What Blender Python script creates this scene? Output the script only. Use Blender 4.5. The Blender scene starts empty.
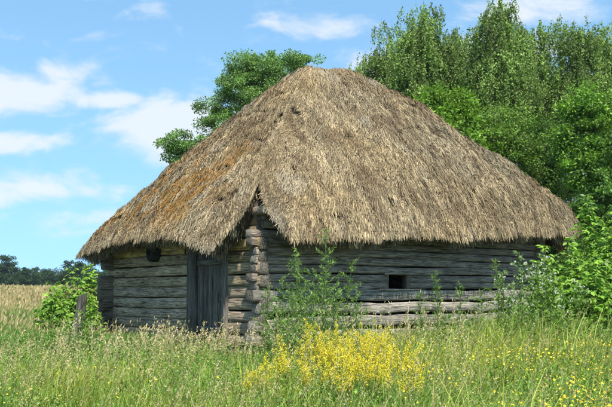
import bpy, math, random
import numpy as np
from mathutils import Vector

S = bpy.context.scene
COL = S.collection

# ------------------------------------------------------------------ camera
F = 850.0                      # focal length in pixels of a 612 px wide picture
EYE = 1.25
cd = bpy.data.cameras.new('camera')
cam = bpy.data.objects.new('camera', cd)
COL.objects.link(cam)
cd.sensor_width = 36.0
cd.lens = 36.0 * F / 612.0
cd.clip_start = 0.05
cd.clip_end = 5000
cam.location = (0, 0, EYE)
cam.rotation_euler = (math.radians(90) + math.atan(86.5 / F), 0, 0)
S.camera = cam

# ------------------------------------------------------------------ light
SUN_AZ = (0.30, -0.95)
SUN_EL = math.radians(57)
sl = bpy.data.lights.new('sun', 'SUN')
sun = bpy.data.objects.new('sun', sl)
COL.objects.link(sun)
sl.energy = 5.0
sl.angle = math.radians(0.5)
sl.color = (1.0, 0.95, 0.86)
_n = math.hypot(*SUN_AZ)
sdir = Vector((SUN_AZ[0] / _n * math.cos(SUN_EL), SUN_AZ[1] / _n * math.cos(SUN_EL), math.sin(SUN_EL)))
sun.rotation_euler = sdir.to_track_quat('Z', 'Y').to_euler()

S.view_settings.view_transform = 'Standard'
S.view_settings.look = 'None'
S.view_settings.exposure = 0.74
S.view_settings.gamma = 1
S.view_settings.use_curve_mapping = False

world = bpy.data.worlds.new('World')
S.world = world
world.use_nodes = True
wt = world.node_tree
wt.nodes.clear()


def nd(t, typ, **kw):
    n = t.nodes.new(typ)
    for k, v in kw.items():
        setattr(n, k, v)
    return n


def mth(t, op, a, b=None, c=None, clamp=False):
    n = nd(t, 'ShaderNodeMath', operation=op)
    n.use_clamp = clamp
    for i, v in enumerate((a, b, c)):
        if v is None:
            continue
        if isinstance(v, (int, float)):
            n.inputs[i].default_value = v
        else:
            t.links.new(v, n.inputs[i])
    return n.outputs[0]


def build_world():
    t = wt
    sky = nd(t, 'ShaderNodeTexSky', sky_type='NISHITA')
    sky.sun_disc = False
    sky.sun_elevation = SUN_EL
    sky.sun_rotation = math.atan2(SUN_AZ[0], SUN_AZ[1])
    sky.air_density = 1.0
    sky.dust_density = 0.4
    sky.ozone_density = 1.0
    tc = nd(t, 'ShaderNodeTexCoord')
    lift = nd(t, 'ShaderNodeVectorMath', operation='MULTIPLY_ADD')
    lift.inputs[1].default_value = (1, 1, .62)
    lift.inputs[2].default_value = (0, 0, .22)
    t.links.new(tc.outputs['Generated'], lift.inputs[0])
    nrm = nd(t, 'ShaderNodeVectorMath', operation='NORMALIZE')
    t.links.new(lift.outputs[0], nrm.inputs[0])
    t.links.new(nrm.outputs[0], sky.inputs['Vector'])
    sep = nd(t, 'ShaderNodeSeparateXYZ')
    t.links.new(tc.outputs['Generated'], sep.inputs[0])
    X, Y, Z = sep.outputs
    ay = mth(t, 'MAXIMUM', mth(t, 'ABSOLUTE', Y), 0.05)
    gx = mth(t, 'DIVIDE', X, ay)
    gz = mth(t, 'DIVIDE', Z, ay)
    # cloud banks (azimuth tangent, height tangent, half width, half height, amount)
    blobs = [(-.355, .238, .085, .032, 1.0), (-.30, .262, .05, .018, .7), (-.205, .200, .055, .020, .8), (-.15, .195, .075, .036, 1.25),
             (-.335, .176, .08, .014, .75), (-.26, .118, .085, .012, .5), (-.34, .122, .09, .022, .8), (-.235, .226, .05, .012, .9),
             (.02, .315, .07, .015, .55), (-.18, .342, .03, .012, .5), (.27, .335, .08, .02, .7), (.10, .25, .05, .03, .9),
             (.22, .28, .09, .03, .8), (-.30, .085, .11, .012, .4), (-.22, .065, .06, .010, .35), (.62, .2, .15, .05, 1), (-.7, .25, .2, .05, 1)]
    tot = None
    for cx, cz, rx, rz, am in blobs:
        dx = mth(t, 'MULTIPLY', mth(t, 'SUBTRACT', gx, cx), 1 / rx)
        dz = mth(t, 'MULTIPLY', mth(t, 'SUBTRACT', gz, cz), 1 / rz)
        r2 = mth(t, 'ADD', mth(t, 'MULTIPLY', dx, dx), mth(t, 'MULTIPLY', dz, dz))
        g = mth(t, 'MULTIPLY', mth(t, 'POWER', 2.718, mth(t, 'MULTIPLY', r2, -0.9)), am)
        tot = g if tot is None else mth(t, 'MAXIMUM', tot, g)
    comb = nd(t, 'ShaderNodeCombineXYZ')
    t.links.new(gx, comb.inputs[0])
    t.links.new(mth(t, 'MULTIPLY', gz, 1.9), comb.inputs[1])
    nz = nd(t, 'ShaderNodeTexNoise')
    nz.inputs['Scale'].default_value = 11
    nz.inputs['Detail'].default_value = 9
    nz.inputs['Roughness'].default_value = 0.58
    nz.inputs['Distortion'].default_value = 0.35
    t.links.new(comb.outputs[0], nz.inputs['Vector'])
    dens = mth(t, 'ADD', mth(t, 'MULTIPLY', tot, 0.68), mth(t, 'MULTIPLY', mth(t, 'SUBTRACT', nz.outputs['Fac'], 0.5), 1.5))
    mr = nd(t, 'ShaderNodeMapRange', interpolation_type='SMOOTHSTEP')
    mr.inputs['From Min'].default_value = 0.08
    mr.inputs['From Max'].default_value = 0.55
    t.links.new(dens, mr.inputs['Value'])
    fac = mth(t, 'MULTIPLY', mr.outputs[0], 0.86)
    bg1 = nd(t, 'ShaderNodeBackground')
    bg1.inputs['Strength'].default_value = 0.13
    hs = nd(t, 'ShaderNodeHueSaturation')
    hs.inputs['Saturation'].default_value = 1.0
    t.links.new(sky.outputs[0], hs.inputs['Color'])
    tint = nd(t, 'ShaderNodeVectorMath', operation='MULTIPLY')
    tint.inputs[1].default_value = (.97, 1.22, 1.18)
    t.links.new(hs.outputs[0], tint.inputs[0])
    t.links.new(tint.outputs[0], bg1.inputs['Color'])
    bg2 = nd(t, 'ShaderNodeBackground')
    bg2.inputs['Color'].default_value = (0.90, 0.95, 1.0, 1)
    bg2.inputs['Strength'].default_value = 0.61
    mix = nd(t, 'ShaderNodeMixShader')
    t.links.new(fac, mix.inputs[0])
    t.links.new(bg1.outputs[0], mix.inputs[1])
    t.links.new(bg2.outputs[0], mix.inputs[2])
    out = nd(t, 'ShaderNodeOutputWorld')
    t.links.new(mix.outputs[0], out.inputs[0])


build_world()

# ------------------------------------------------------------------ helpers
RNG = np.random.default_rng(7)


def at(px, Y):
    return (px - 306.0) / F * Y


def zat(py, Y):
    return EYE + (290.0 - py) / F * Y


def hash3(ix, iy, iz, seed=0):
    h = (ix * 374761393 + iy * 668265263 + iz * 2147483647 + seed * 974634777) & 0xffffffff
    h = ((h ^ (h >> 13)) * 1274126177) & 0xffffffff
    h = (h ^ (h >> 16)) & 0xffffff
    return h / float(0xffffff)


def noise3(x, y, z, seed=0):
    x, y, z = np.broadcast_arrays(np.asarray(x, float), np.asarray(y, float), np.asarray(z, float))
    ix, iy, iz = (np.floor(a).astype(np.int64) for a in (x, y, z))
    fx, fy, fz = x - ix, y - iy, z - iz
    fx, fy, fz = (a * a * (3 - 2 * a) for a in (fx, fy, fz))
    r = 0
    for dx in (0, 1):
        for dy in (0, 1):
            for dz in (0, 1):
                w = (fx if dx else 1 - fx) * (fy if dy else 1 - fy) * (fz if dz else 1 - fz)
                r = r + w * hash3(ix + dx, iy + dy, iz + dz, seed)
    return r * 2 - 1


def fbm(x, y, z=0.0, seed=0, o=3):
    r, a = 0, 1.0
    for i in range(o):
        r = r + a * noise3(np.asarray(x) * 2 ** i, np.asarray(y) * 2 ** i, np.asarray(z) * 2 ** i, seed + i)
        a *= 0.5
    return r / 1.75


def unit(v):
    return v / np.maximum(np.linalg.norm(v, axis=-1, keepdims=True), 1e-9)


class MB:
    """collects quads / tris with point colours into ONE mesh object"""

    def __init__(self):
        self.v, self.q, self.t, self.c, self.n = [], [], [], [], 0

    def add(self, v, q=None, t=None, c=(1, 1, 1)):
        v = np.asarray(v, float).reshape(-1, 3)
        c = np.asarray(c, float)
        if c.ndim == 1:
            c = np.broadcast_to(c, (len(v), 3))
        self.v.append(v)
        self.c.append(c.reshape(-1, 3))
        if q is not None and len(q):
            self.q.append(np.asarray(q, np.int64).reshape(-1, 4) + self.n)
        if t is not None and len(t):
            self.t.append(np.asarray(t, np.int64).reshape(-1, 3) + self.n)
        self.n += len(v)

    def build(self, name, mat, parent=None, smooth=True, origin=None):
        v = np.concatenate(self.v)
        c = np.clip(np.concatenate(self.c), 0, 1)
        q = np.concatenate(self.q) if self.q else np.zeros((0, 4), np.int64)
        t = np.concatenate(self.t) if self.t else np.zeros((0, 3), np.int64)
        if origin is not None:
            v = v - np.asarray(origin, float)
        me = bpy.data.meshes.new(name)
        me.vertices.add(len(v))
        me.vertices.foreach_set('co', v.astype(np.float32).ravel())
        nl = q.size + t.size
        me.loops.add(nl)
        me.loops.foreach_set('vertex_index', np.concatenate([q.ravel(), t.ravel()]).astype(np.int32))
        me.polygons.add(len(q) + len(t))
        st = np.concatenate([np.arange(len(q)) * 4, q.size + np.arange(len(t)) * 3]).astype(np.int32)
        me.polygons.foreach_set('loop_start', st)
        me.polygons.foreach_set('use_smooth', np.full(len(q) + len(t), smooth))
        at_ = me.color_attributes.new('Col', 'FLOAT_COLOR', 'POINT')
        at_.data.foreach_set('color', np.concatenate([c, np.ones((len(c), 1))], 1).astype(np.float32).ravel())
        me.materials.append(mat)
        me.update(calc_edges=True)
        o = bpy.data.objects.new(name, me)
        COL.objects.link(o)
        if parent is not None:
            o.parent = parent
        if origin is not None:
            o.location = origin
        return o

    # -- shapes
    def ribbon(self, paths, widths, side, cols):
        """paths n,k,3  widths n,k  side n,3 or n,k,3  cols n,k,3"""
        n, k, _ = paths.shape
        if side.ndim == 2:
            side = side[:, None, :]
        off = side * widths[..., None] * 0.5
        v = np.stack([paths - off, paths + off], 2).reshape(-1, 3)
        c = np.repeat(cols.reshape(n * k, 3), 2, axis=0)
        b = (np.arange(n)[:, None] * k + np.arange(k - 1)[None]) * 2
        q = np.stack([b, b + 1, b + 3, b + 2], -1).reshape(-1, 4)
        self.add(v, q, c=c)

    def leaves(self, P, ax, nrm, L, W, col, fold=0.0, wide=0.45):
        side = unit(np.cross(ax, nrm))
        L = np.asarray(L)[:, None]
        W = np.asarray(W)[:, None]
        a = P
        m = P + ax * L * wide + nrm * (fold * W)
        v = np.stack([a, m + side * W * .5, P + ax * L, m - side * W * .5], 1).reshape(-1, 3)
        q = np.arange(len(P) * 4).reshape(-1, 4)
        self.add(v, q, c=np.repeat(col, 4, 0))

    def tube(self, pts, rad, sides=6, col=(1, 1, 1), cap=True):
        pts = np.asarray(pts, float)
        k = len(pts)
        tg = np.gradient(pts, axis=0)
        tg = unit(tg)
        ref = np.array([0.13, 0.9, 0.1]) if abs(tg[0][2]) > .7 else np.array([0, 0, 1.0])
        s = unit(np.cross(tg, ref))
        u = np.cross(s, tg)
        a = np.linspace(0, 2 * np.pi, sides, endpoint=False)
        rad = np.asarray(rad, float)
        v = pts[:, None] + rad[:, None, None] * (np.cos(a)[None, :, None] * s[:, None] + np.sin(a)[None, :, None] * u[:, None])
        i = np.arange(k - 1)[:, None] * sides
        j = np.arange(sides)[None]
        j2 = (j + 1) % sides
        q = np.stack([i + j, i + j2, i + sides + j2, i + sides + j], -1).reshape(-1, 4)
        c = np.asarray(col, float)
        if c.ndim == 2:
            c = np.repeat(c, sides, 0)
            self.add(v, q, c=c)
        else:
            self.add(v, q, c=col)
        if cap:
            for e, idx in ((0, 0), (k - 1, k - 1)):
                ring = v[idx]
                ctr = pts[idx][None]
                vv = np.concatenate([ring, ctr])
                jj = np.arange(sides)
                tt = np.stack([jj, (jj + 1) % sides, np.full(sides, sides)], -1)
                cc = c if c.ndim == 1 else c[0 if e == 0 else -1]
                self.add(vv, t=tt, c=cc)

    def box(self, lo, hi, col=(1, 1, 1)):
        x0, y0, z0 = lo
        x1, y1, z1 = hi
        v = [(x0, y0, z0), (x1, y0, z0), (x1, y1, z0), (x0, y1, z0), (x0, y0, z1), (x1, y0, z1), (x1, y1, z1), (x0, y1, z1)]
        q = [(0, 3, 2, 1), (4, 5, 6, 7), (0, 1, 5, 4), (1, 2, 6, 5), (2, 3, 7, 6), (3, 0, 4, 7)]
        self.add(v, q, c=col)


def tag(o, label=None, cat=None, group=None, kind=None):
    if label:
        o['label'] = label
    if cat:
        o['category'] = cat
    if group:
        o['group'] = group
    if kind:
        o['kind'] = kind
    return o


def empty(name, loc, rz=0.0):
    o = bpy.data.objects.new(name, None)
    o.empty_display_size = 0.2
    COL.objects.link(o)
    o.location = loc
    o.rotation_euler = (0, 0, rz)
    return o


def copy_tree(o, parent=None):
    c = o.copy()
    COL.objects.link(c)
    if parent is not None:
        c.parent = parent
    for ch in [x for x in COL.objects if x.parent == o]:
        copy_tree(ch, c)
    return c


# ------------------------------------------------------------------ materials
def new_mat(name):
    m = bpy.data.materials.new(name)
    m.use_nodes = True
    t = m.node_tree
    t.nodes.clear()
    out = nd(t, 'ShaderNodeOutputMaterial')
    return m, t, out


def leaf_mat(name, trans=0.35, rough=0.5, spec=0.35, sat=1.0, nscale=0, tint=(1.1, 1.25, 0.55)):
    m, t, out = new_mat(name)
    a = nd(t, 'ShaderNodeAttribute', attribute_name='Col')
    p = nd(t, 'ShaderNodeBsdfPrincipled')
    p.inputs['Roughness'].default_value = rough
    p.inputs['Specular IOR Level'].default_value = spec
    t.links.new(a.outputs['Color'], p.inputs['Base Color'])
    if trans > 0:
        tr = nd(t, 'ShaderNodeBsdfTranslucent')
        vm = nd(t, 'ShaderNodeVectorMath', operation='MULTIPLY')
        vm.inputs[1].default_value = tint
        t.links.new(a.outputs['Color'], vm.inputs[0])
        t.links.new(vm.outputs[0], tr.inputs['Color'])
        mx = nd(t, 'ShaderNodeMixShader')
        mx.inputs[0].default_value = trans
        t.links.new(p.outputs[0], mx.inputs[1])
        t.links.new(tr.outputs[0], mx.inputs[2])
        t.links.new(mx.outputs[0], out.inputs[0])
    else:
        t.links.new(p.outputs[0], out.inputs[0])
    return m


def wood_mat(name, axis='X', scale=1.0, bump=0.9, lo=0.34, hi=1.5, crack=0.8):
    m, t, out = new_mat(name)
    a = nd(t, 'ShaderNodeAttribute', attribute_name='Col')
    tc = nd(t, 'ShaderNodeTexCoord')
    mp = nd(t, 'ShaderNodeMapping')
    sc = {'X': (1.7, 30, 30), 'Y': (30, 1.7, 30), 'Z': (30, 30, 1.7)}[axis]
    mp.inputs['Scale'].default_value = tuple(s * scale for s in sc)
    t.links.new(tc.outputs['Object'], mp.inputs['Vector'])
    n1 = nd(t, 'ShaderNodeTexNoise')
    n1.inputs['Scale'].default_value = 2.2
    n1.inputs['Detail'].default_value = 8
    n1.inputs['Roughness'].default_value = .65
    t.links.new(mp.outputs[0], n1.inputs['Vector'])
    n2 = nd(t, 'ShaderNodeTexNoise')
    n2.inputs['Scale'].default_value = 1.3
    n2.inputs['Detail'].default_value = 4
    t.links.new(tc.outputs['Object'], n2.inputs['Vector'])
    # long drying cracks
    mp2 = nd(t, 'ShaderNodeMapping')
    sc2 = {'X': (.3, 11, 11), 'Y': (11, .3, 11), 'Z': (11, 11, .3)}[axis]
    mp2.inputs['Scale'].default_value = tuple(s * scale for s in sc2)
    t.links.new(tc.outputs['Object'], mp2.inputs['Vector'])
    n3 = nd(t, 'ShaderNodeTexNoise')
    n3.inputs['Scale'].default_value = 1.7
    n3.inputs['Detail'].default_value = 2
    n3.inputs['Distortion'].default_value = .3
    t.links.new(mp2.outputs[0], n3.inputs['Vector'])
    cr = mth(t, 'ABSOLUTE', mth(t, 'SUBTRACT', n3.outputs['Fac'], 0.53))
    crm = nd(t, 'ShaderNodeMapRange')
    crm.inputs['From Min'].default_value = 0.0
    crm.inputs['From Max'].default_value = 0.032
    crm.inputs['To Min'].default_value = 1 - crack
    t.links.new(cr, crm.inputs['Value'])
    r1 = nd(t, 'ShaderNodeMapRange')
    r1.inputs['From Min'].default_value = .36
    r1.inputs['From Max'].default_value = .64
    r1.inputs['To Min'].default_value = lo
    r1.inputs['To Max'].default_value = hi
    t.links.new(n1.outputs['Fac'], r1.inputs['Value'])
    r2 = nd(t, 'ShaderNodeMapRange')
    r2.inputs['From Min'].default_value = .3
    r2.inputs['From Max'].default_value = .7
    r2.inputs['To Min'].default_value = .75
    r2.inputs['To Max'].default_value = 1.2
    t.links.new(n2.outputs['Fac'], r2.inputs['Value'])
    k = mth(t, 'MULTIPLY', mth(t, 'MULTIPLY', r1.outputs[0], r2.outputs[0]), crm.outputs[0])
    vm = nd(t, 'ShaderNodeVectorMath', operation='SCALE')
    t.links.new(a.outputs['Color'], vm.inputs[0])
    t.links.new(k, vm.inputs['Scale'])
    p = nd(t, 'ShaderNodeBsdfPrincipled')
    p.inputs['Roughness'].default_value = .85
    p.inputs['Specular IOR Level'].default_value = .2
    t.links.new(vm.outputs[0], p.inputs['Base Color'])
    b = nd(t, 'ShaderNodeBump')
    b.inputs['Strength'].default_value = bump
    b.inputs['Distance'].default_value = .02
    t.links.new(mth(t, 'MULTIPLY', n1.outputs['Fac'], crm.outputs[0]), b.inputs['Height'])
    t.links.new(b.outputs[0], p.inputs['Normal'])
    t.links.new(p.outputs[0], out.inputs[0])
    return m


def ground_mat():
    m, t, out = new_mat('meadow_soil')
    tc = nd(t, 'ShaderNodeTexCoord')
    n = nd(t, 'ShaderNodeTexNoise')
    n.inputs['Scale'].default_value = .6
    n.inputs['Detail'].default_value = 10
    n.inputs['Roughness'].default_value = .7
    t.links.new(tc.outputs['Object'], n.inputs['Vector'])
    cr = nd(t, 'ShaderNodeValToRGB')
    cr.color_ramp.elements[0].position = .35
    cr.color_ramp.elements[0].color = (.045, .065, .018, 1)
    cr.color_ramp.elements[1].position = .65
    cr.color_ramp.elements[1].color = (.15, .15, .06, 1)
    t.links.new(n.outputs['Fac'], cr.inputs[0])
    p = nd(t, 'ShaderNodeBsdfPrincipled')
    p.inputs['Roughness'].default_value = .95
    p.inputs['Specular IOR Level'].default_value = .1
    t.links.new(cr.outputs[0], p.inputs['Base Color'])
    t.links.new(p.outputs[0], out.inputs[0])
    return m


M_LEAF = leaf_mat('leaf', .36, .5, .25)
M_BARK = wood_mat('bark', 'Z', .5, .8, .5, 1.3, .5)
M_WOODX = wood_mat('weathered_log_long', 'X')
M_WOODY = wood_mat('weathered_log_short', 'Y')
M_WOODZ = wood_mat('weathered_plank', 'Z')
M_STRAW = leaf_mat('straw', 0.0, .75, .2)
M_THATCH = wood_mat('thatch_bed', 'Z', 1.2, 1.0, .35, 1.2, .5)
M_FLOWER = leaf_mat('petal', .25, .6, .2, tint=(1, 1, 1))
M_GRASS = leaf_mat('grass_blade', .30, .55, .3)


# ------------------------------------------------------------------ ground
def gz(x, y):
    x = np.asarray(x, float)
    y = np.asarray(y, float)
    a = np.clip((13 - y) / 7, 0, 1)
    r = -.22 * a * a * (3 - 2 * a)
    b = np.clip((y - 24) / 90, 0, 1)
    r = r + 0.85 * b * b * (3 - 2 * b) ** 1
    return r + .04 * fbm(x * .4, y * .4, 0, 5)


def build_ground():
    # fine near the camera, coarse towards the horizon: one sheet
    xs = np.concatenate([-np.geomspace(2500, 22, 26), np.arange(-20, 20.1, .5), np.geomspace(22, 2500, 26)])
    ys = np.concatenate([-np.geomspace(800, 4, 12), np.arange(-2, 40.1, .5), np.geomspace(42, 3500, 40)])
    X, Y = np.meshgrid(xs, ys, indexing='ij')
    Z = gz(X, Y)
    v = np.stack([X, Y, Z], -1).reshape(-1, 3)
    nx, ny = X.shape
    i = np.arange(nx - 1)[:, None] * ny
    j = np.arange(ny - 1)[None]
    q = np.stack([i + j, i + ny + j, i + ny + j + 1, i + j + 1], -1).reshape(-1, 4)
    mb = MB()
    mb.add(v, q)
    o = mb.build('ground', ground_mat())
    tag(o, kind='structure')


build_ground()

# ------------------------------------------------------------------ the log barn
N0 = np.array([-.83, 15.0])
U = np.array([.776, .631])
U /= np.linalg.norm(U)
V = np.array([-U[1], U[0]])
LU, LV = 8.23, 5.8
RZ = math.atan2(U[1], U[0])
barn = empty('log_barn', (N0[0], N0[1], 0), RZ)
tag(barn, 'old grey log barn with a steep shaggy thatched hip roof', 'barn')


def to_local(x, y):
    d0 = x - N0[0]
    d1 = y - N0[1]
    return d0 * U[0] + d1 * U[1], d0 * V[0] + d1 * V[1]


def to_world(a, b):
    return N0[0] + a * U[0] + b * V[0], N0[1] + a * U[1] + b * V[1]


def log(mb, a0, a1, fixed, zc, hh, dd, axis, seed, col, endcol=None, outward=-1, sag=0.0, warp=1.0):
    """hewn log along axis (0 = x, 1 = y) from a0 to a1, centre line at 'fixed' on the other axis"""
    L = a1 - a0
    k = max(4, int(L / .09))
    s = np.linspace(a0, a1, k)
    m = 14
    ang = np.linspace(0, 2 * np.pi, m, endpoint=False) + .1
    e = 5.0
    cx = np.sign(np.cos(ang)) * np.abs(np.cos(ang)) ** (2 / e)
    cz = np.sign(np.sin(ang)) * np.abs(np.sin(ang)) ** (2 / e)
    SS, AA = np.meshgrid(s, ang, indexing='ij')
    nz_ = 1 + .10 * noise3(SS * 1.1, np.cos(AA) * 1.2 + 5, np.sin(AA) * 1.2, seed) + .07 * noise3(SS * 3.5, np.cos(AA) * 3, np.sin(AA) * 3, seed + 3)
    nz_ += .035 * noise3(SS * 4, np.cos(AA) * 8, np.sin(AA) * 8, seed + 7)
    wob = .018 * noise3(s * .6, 0, 0, seed + 11)[:, None] + .010 * noise3(s * 2.2, 0, 0, seed + 12)[:, None]
    wz = warp * (.014 * noise3(s * .5, 3, 0, seed + 13) + .008 * noise3(s * 2, 3, 0, seed + 14))[:, None] + sag
    d = fixed + wob + cx[None] * dd / 2 * nz_
    z = zc + wz + cz[None] * hh / 2 * (.5 + .5 * nz_)
    if axis == 0:
        v = np.stack([SS, d, z], -1)
    else:
        v = np.stack([d, SS, z], -1)
    col = np.asarray(col)
    cc = col[None, None] * (1 + .12 * noise3(SS * 1.3, AA * 0, zc * 7, seed + 20))[..., None]
    i = np.arange(k - 1)[:, None] * m
    j = np.arange(m)[None]
    j2 = (j + 1) % m
    q = np.stack([i + j, i + m + j, i + m + j2, i + j2], -1).reshape(-1, 4)
    mb.add(v, q, c=cc.reshape(-1, 3))
    ec = col * 1.15 if endcol is None else np.asarray(endcol)
    for e_ in (0, -1):
        ring = v[e_]
        ctr = ring.mean(0)
        mid = ctr + (ring - ctr) * .55
        push = (.015 if e_ else -.015)
        mid[:, axis] += push
        vv = np.concatenate([ring, mid, (mid.mean(0))[None]])
        jj = np.arange(m)
        qq = np.stack([jj, (jj + 1) % m, m + (jj + 1) % m, m + jj], -1)
        tt = np.stack([m + jj, m + (jj + 1) % m, np.full(m, 2 * m)], -1)
        f = 1 + .35 * (hash3(jj, jj * 0 + seed, jj * 0) - .5)
        cc = np.concatenate([ec[None] * .8 * f[:, None], ec[None] * 1.05 * f[:, None], ec[None]])
        mb.add(vv, qq, tt, c=cc)


GREY = np.array([.34, .272, .205])
ZU = [0.0, .27, .53, .78, 1.03, 1.27, 1.41, 1.56, 1.715, 1.87, 2.03, 2.18, 2.34, 2.50, 2.66, 2.82]
ZV = [-.02, .22, .45, .67, .88, 1.10, 1.32, 1.53, 1.74, 1.96, 2.18, 2.40, 2.62, 2.84]
WIN = (3.16, 3.79)
DOOR = (1.00, 2.26)


def build_walls():
    r = random.Random(3)
    # long wall facing the meadow on the right
    mb = MB()
    for i in range(len(ZU) - 1):
        z0, z1 = ZU[i], ZU[i + 1]
        g = GREY * r.uniform(.85, 1.2) * (.95 if i < 5 else .85)  # light put into the colour: sunlit lower logs paler and cooler than shaded upper ones
        g = g * (np.array([.86, .97, 1.06]) if i < 5 else np.array([1, 1, 1.03]))
        hh = (z1 - z0) * (r.uniform(.80, .9) if i < 5 else .99)
        dd = .2 + (.035 if i < 5 else 0) + r.uniform(-.012, .012)
        fx = .1 - (.02 if i < 5 else 0) + r.uniform(-.012, .012)
        e0, e1 = -r.choice([.02, .06, .12, .15, .09]), LU + r.uniform(.1, .26)
        ec = (.30, .27, .22) if r.random() < .6 else (.17, .15, .12)
        if z1 > 2.38:
            e0 = .12
        segs = [(e0, e1)]
        if i in (5, 6):
            segs = [(e0, WIN[0]), (WIN[1], e1)]
        for a, b in segs:
            log(mb, a, b, fx, (z0 + z1) / 2, hh, dd, 0, 100 + i * 7 + int(a), g, ec, warp=2.6 if i < 5 else 1.0)
    mb.build('log_wall', M_WOODX, barn)
    # back long wall
    mb = MB()
    for i in range(len(ZU) - 1):
        z0, z1 = ZU[i], ZU[i + 1]
        dk = .55
        e0 = .3 if (i == 7 or z1 > 2.4) else -r.choice([.12, .26, .18, .3, .22])
        log(mb, e0, LU + .2, LV - .1, (z0 + z1) / 2, (z1 - z0) * 1.22, .2, 0, 300 + i * 7, GREY * dk, GREY * .4)
    mb.build('log_wall', M_WOODX, barn)
    # short wall with the door
    mb = MB()
    for i in range(len(ZV) - 1):
        z0, z1 = ZV[i], ZV[i + 1]
        g = GREY * r.uniform(.85, 1.15) * np.array([1.03, 1, .92])
        if i >= 6:
            g = g * np.array([.98, .96, .84])
        if i == 9:
            g = GREY * np.array([1.5, 1.3, .75])
        e0, e1 = -r.choice([.0, .03, .06, .09, .02]), LV + r.uniform(.06, .2)
        if z1 > 2.3:
            e0 = .1
        ec = (.17, .15, .12)
        segs = [(e0, DOOR[0] - .0), (DOOR[1], e1)] if i < 11 else [(e0, e1)]
        if i == 5:
            segs = [(e0, DOOR[0]), (DOOR[1], e1)]
        for k, (a, b) in enumerate(segs):
            log(mb, a, b, .1 + r.uniform(-.014, .014), (z0 + z1) / 2, (z1 - z0) * .97, .2, 1, 500 + i * 7 + k, g, ec)
    mb.build('log_wall', M_WOODY, barn)
    mb = MB()
    for i in range(len(ZV) - 1):
        z0, z1 = ZV[i], ZV[i + 1]
        log(mb, -.15, LV + .2, LU - .1, (z0 + z1) / 2, (z1 - z0) * 1.2, .2, 1, 700 + i * 7, GREY * .9)
    mb.build('log_wall', M_WOODY, barn)


def plank(mb, lo, hi, axis_long=2, seed=0, col=(.2, .2, .2), wav=.006, k=24):
    """rough board: box with wavering edges along z (axis 2) or x/y"""
    lo = np.array(lo, float)
    hi = np.array(hi, float)
    s = np.linspace(0, 1, k)
    ax = axis_long
    o = [i for i in range(3) if i != ax]
    v = np.zeros((k, 4, 3))
    v[:, :, ax] = (lo[ax] + (hi[ax] - lo[ax]) * s)[:, None]
    for j, (p, q) in enumerate(((0, 0), (1, 0), (1, 1), (0, 1))):
        for oi, pq in zip(o, (p, q)):
            base = hi[oi] if pq else lo[oi]
            v[:, j, oi] = base + wav * noise3(s * (hi[ax] - lo[ax]) * 3, j * 3.3, oi, seed)
    i = np.arange(k - 1)[:, None] * 4
    j = np.arange(4)[None]
    j2 = (j + 1) % 4
    q = np.stack([i + j, i + j2, i + 4 + j2, i + 4 + j], -1).reshape(-1, 4)
    q = np.concatenate([q, [[0, 3, 2, 1], [(k - 1) * 4, (k - 1) * 4 + 1, (k - 1) * 4 + 2, (k - 1) * 4 + 3]]])
    mb.add(v, q, c=np.asarray(col))


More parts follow.
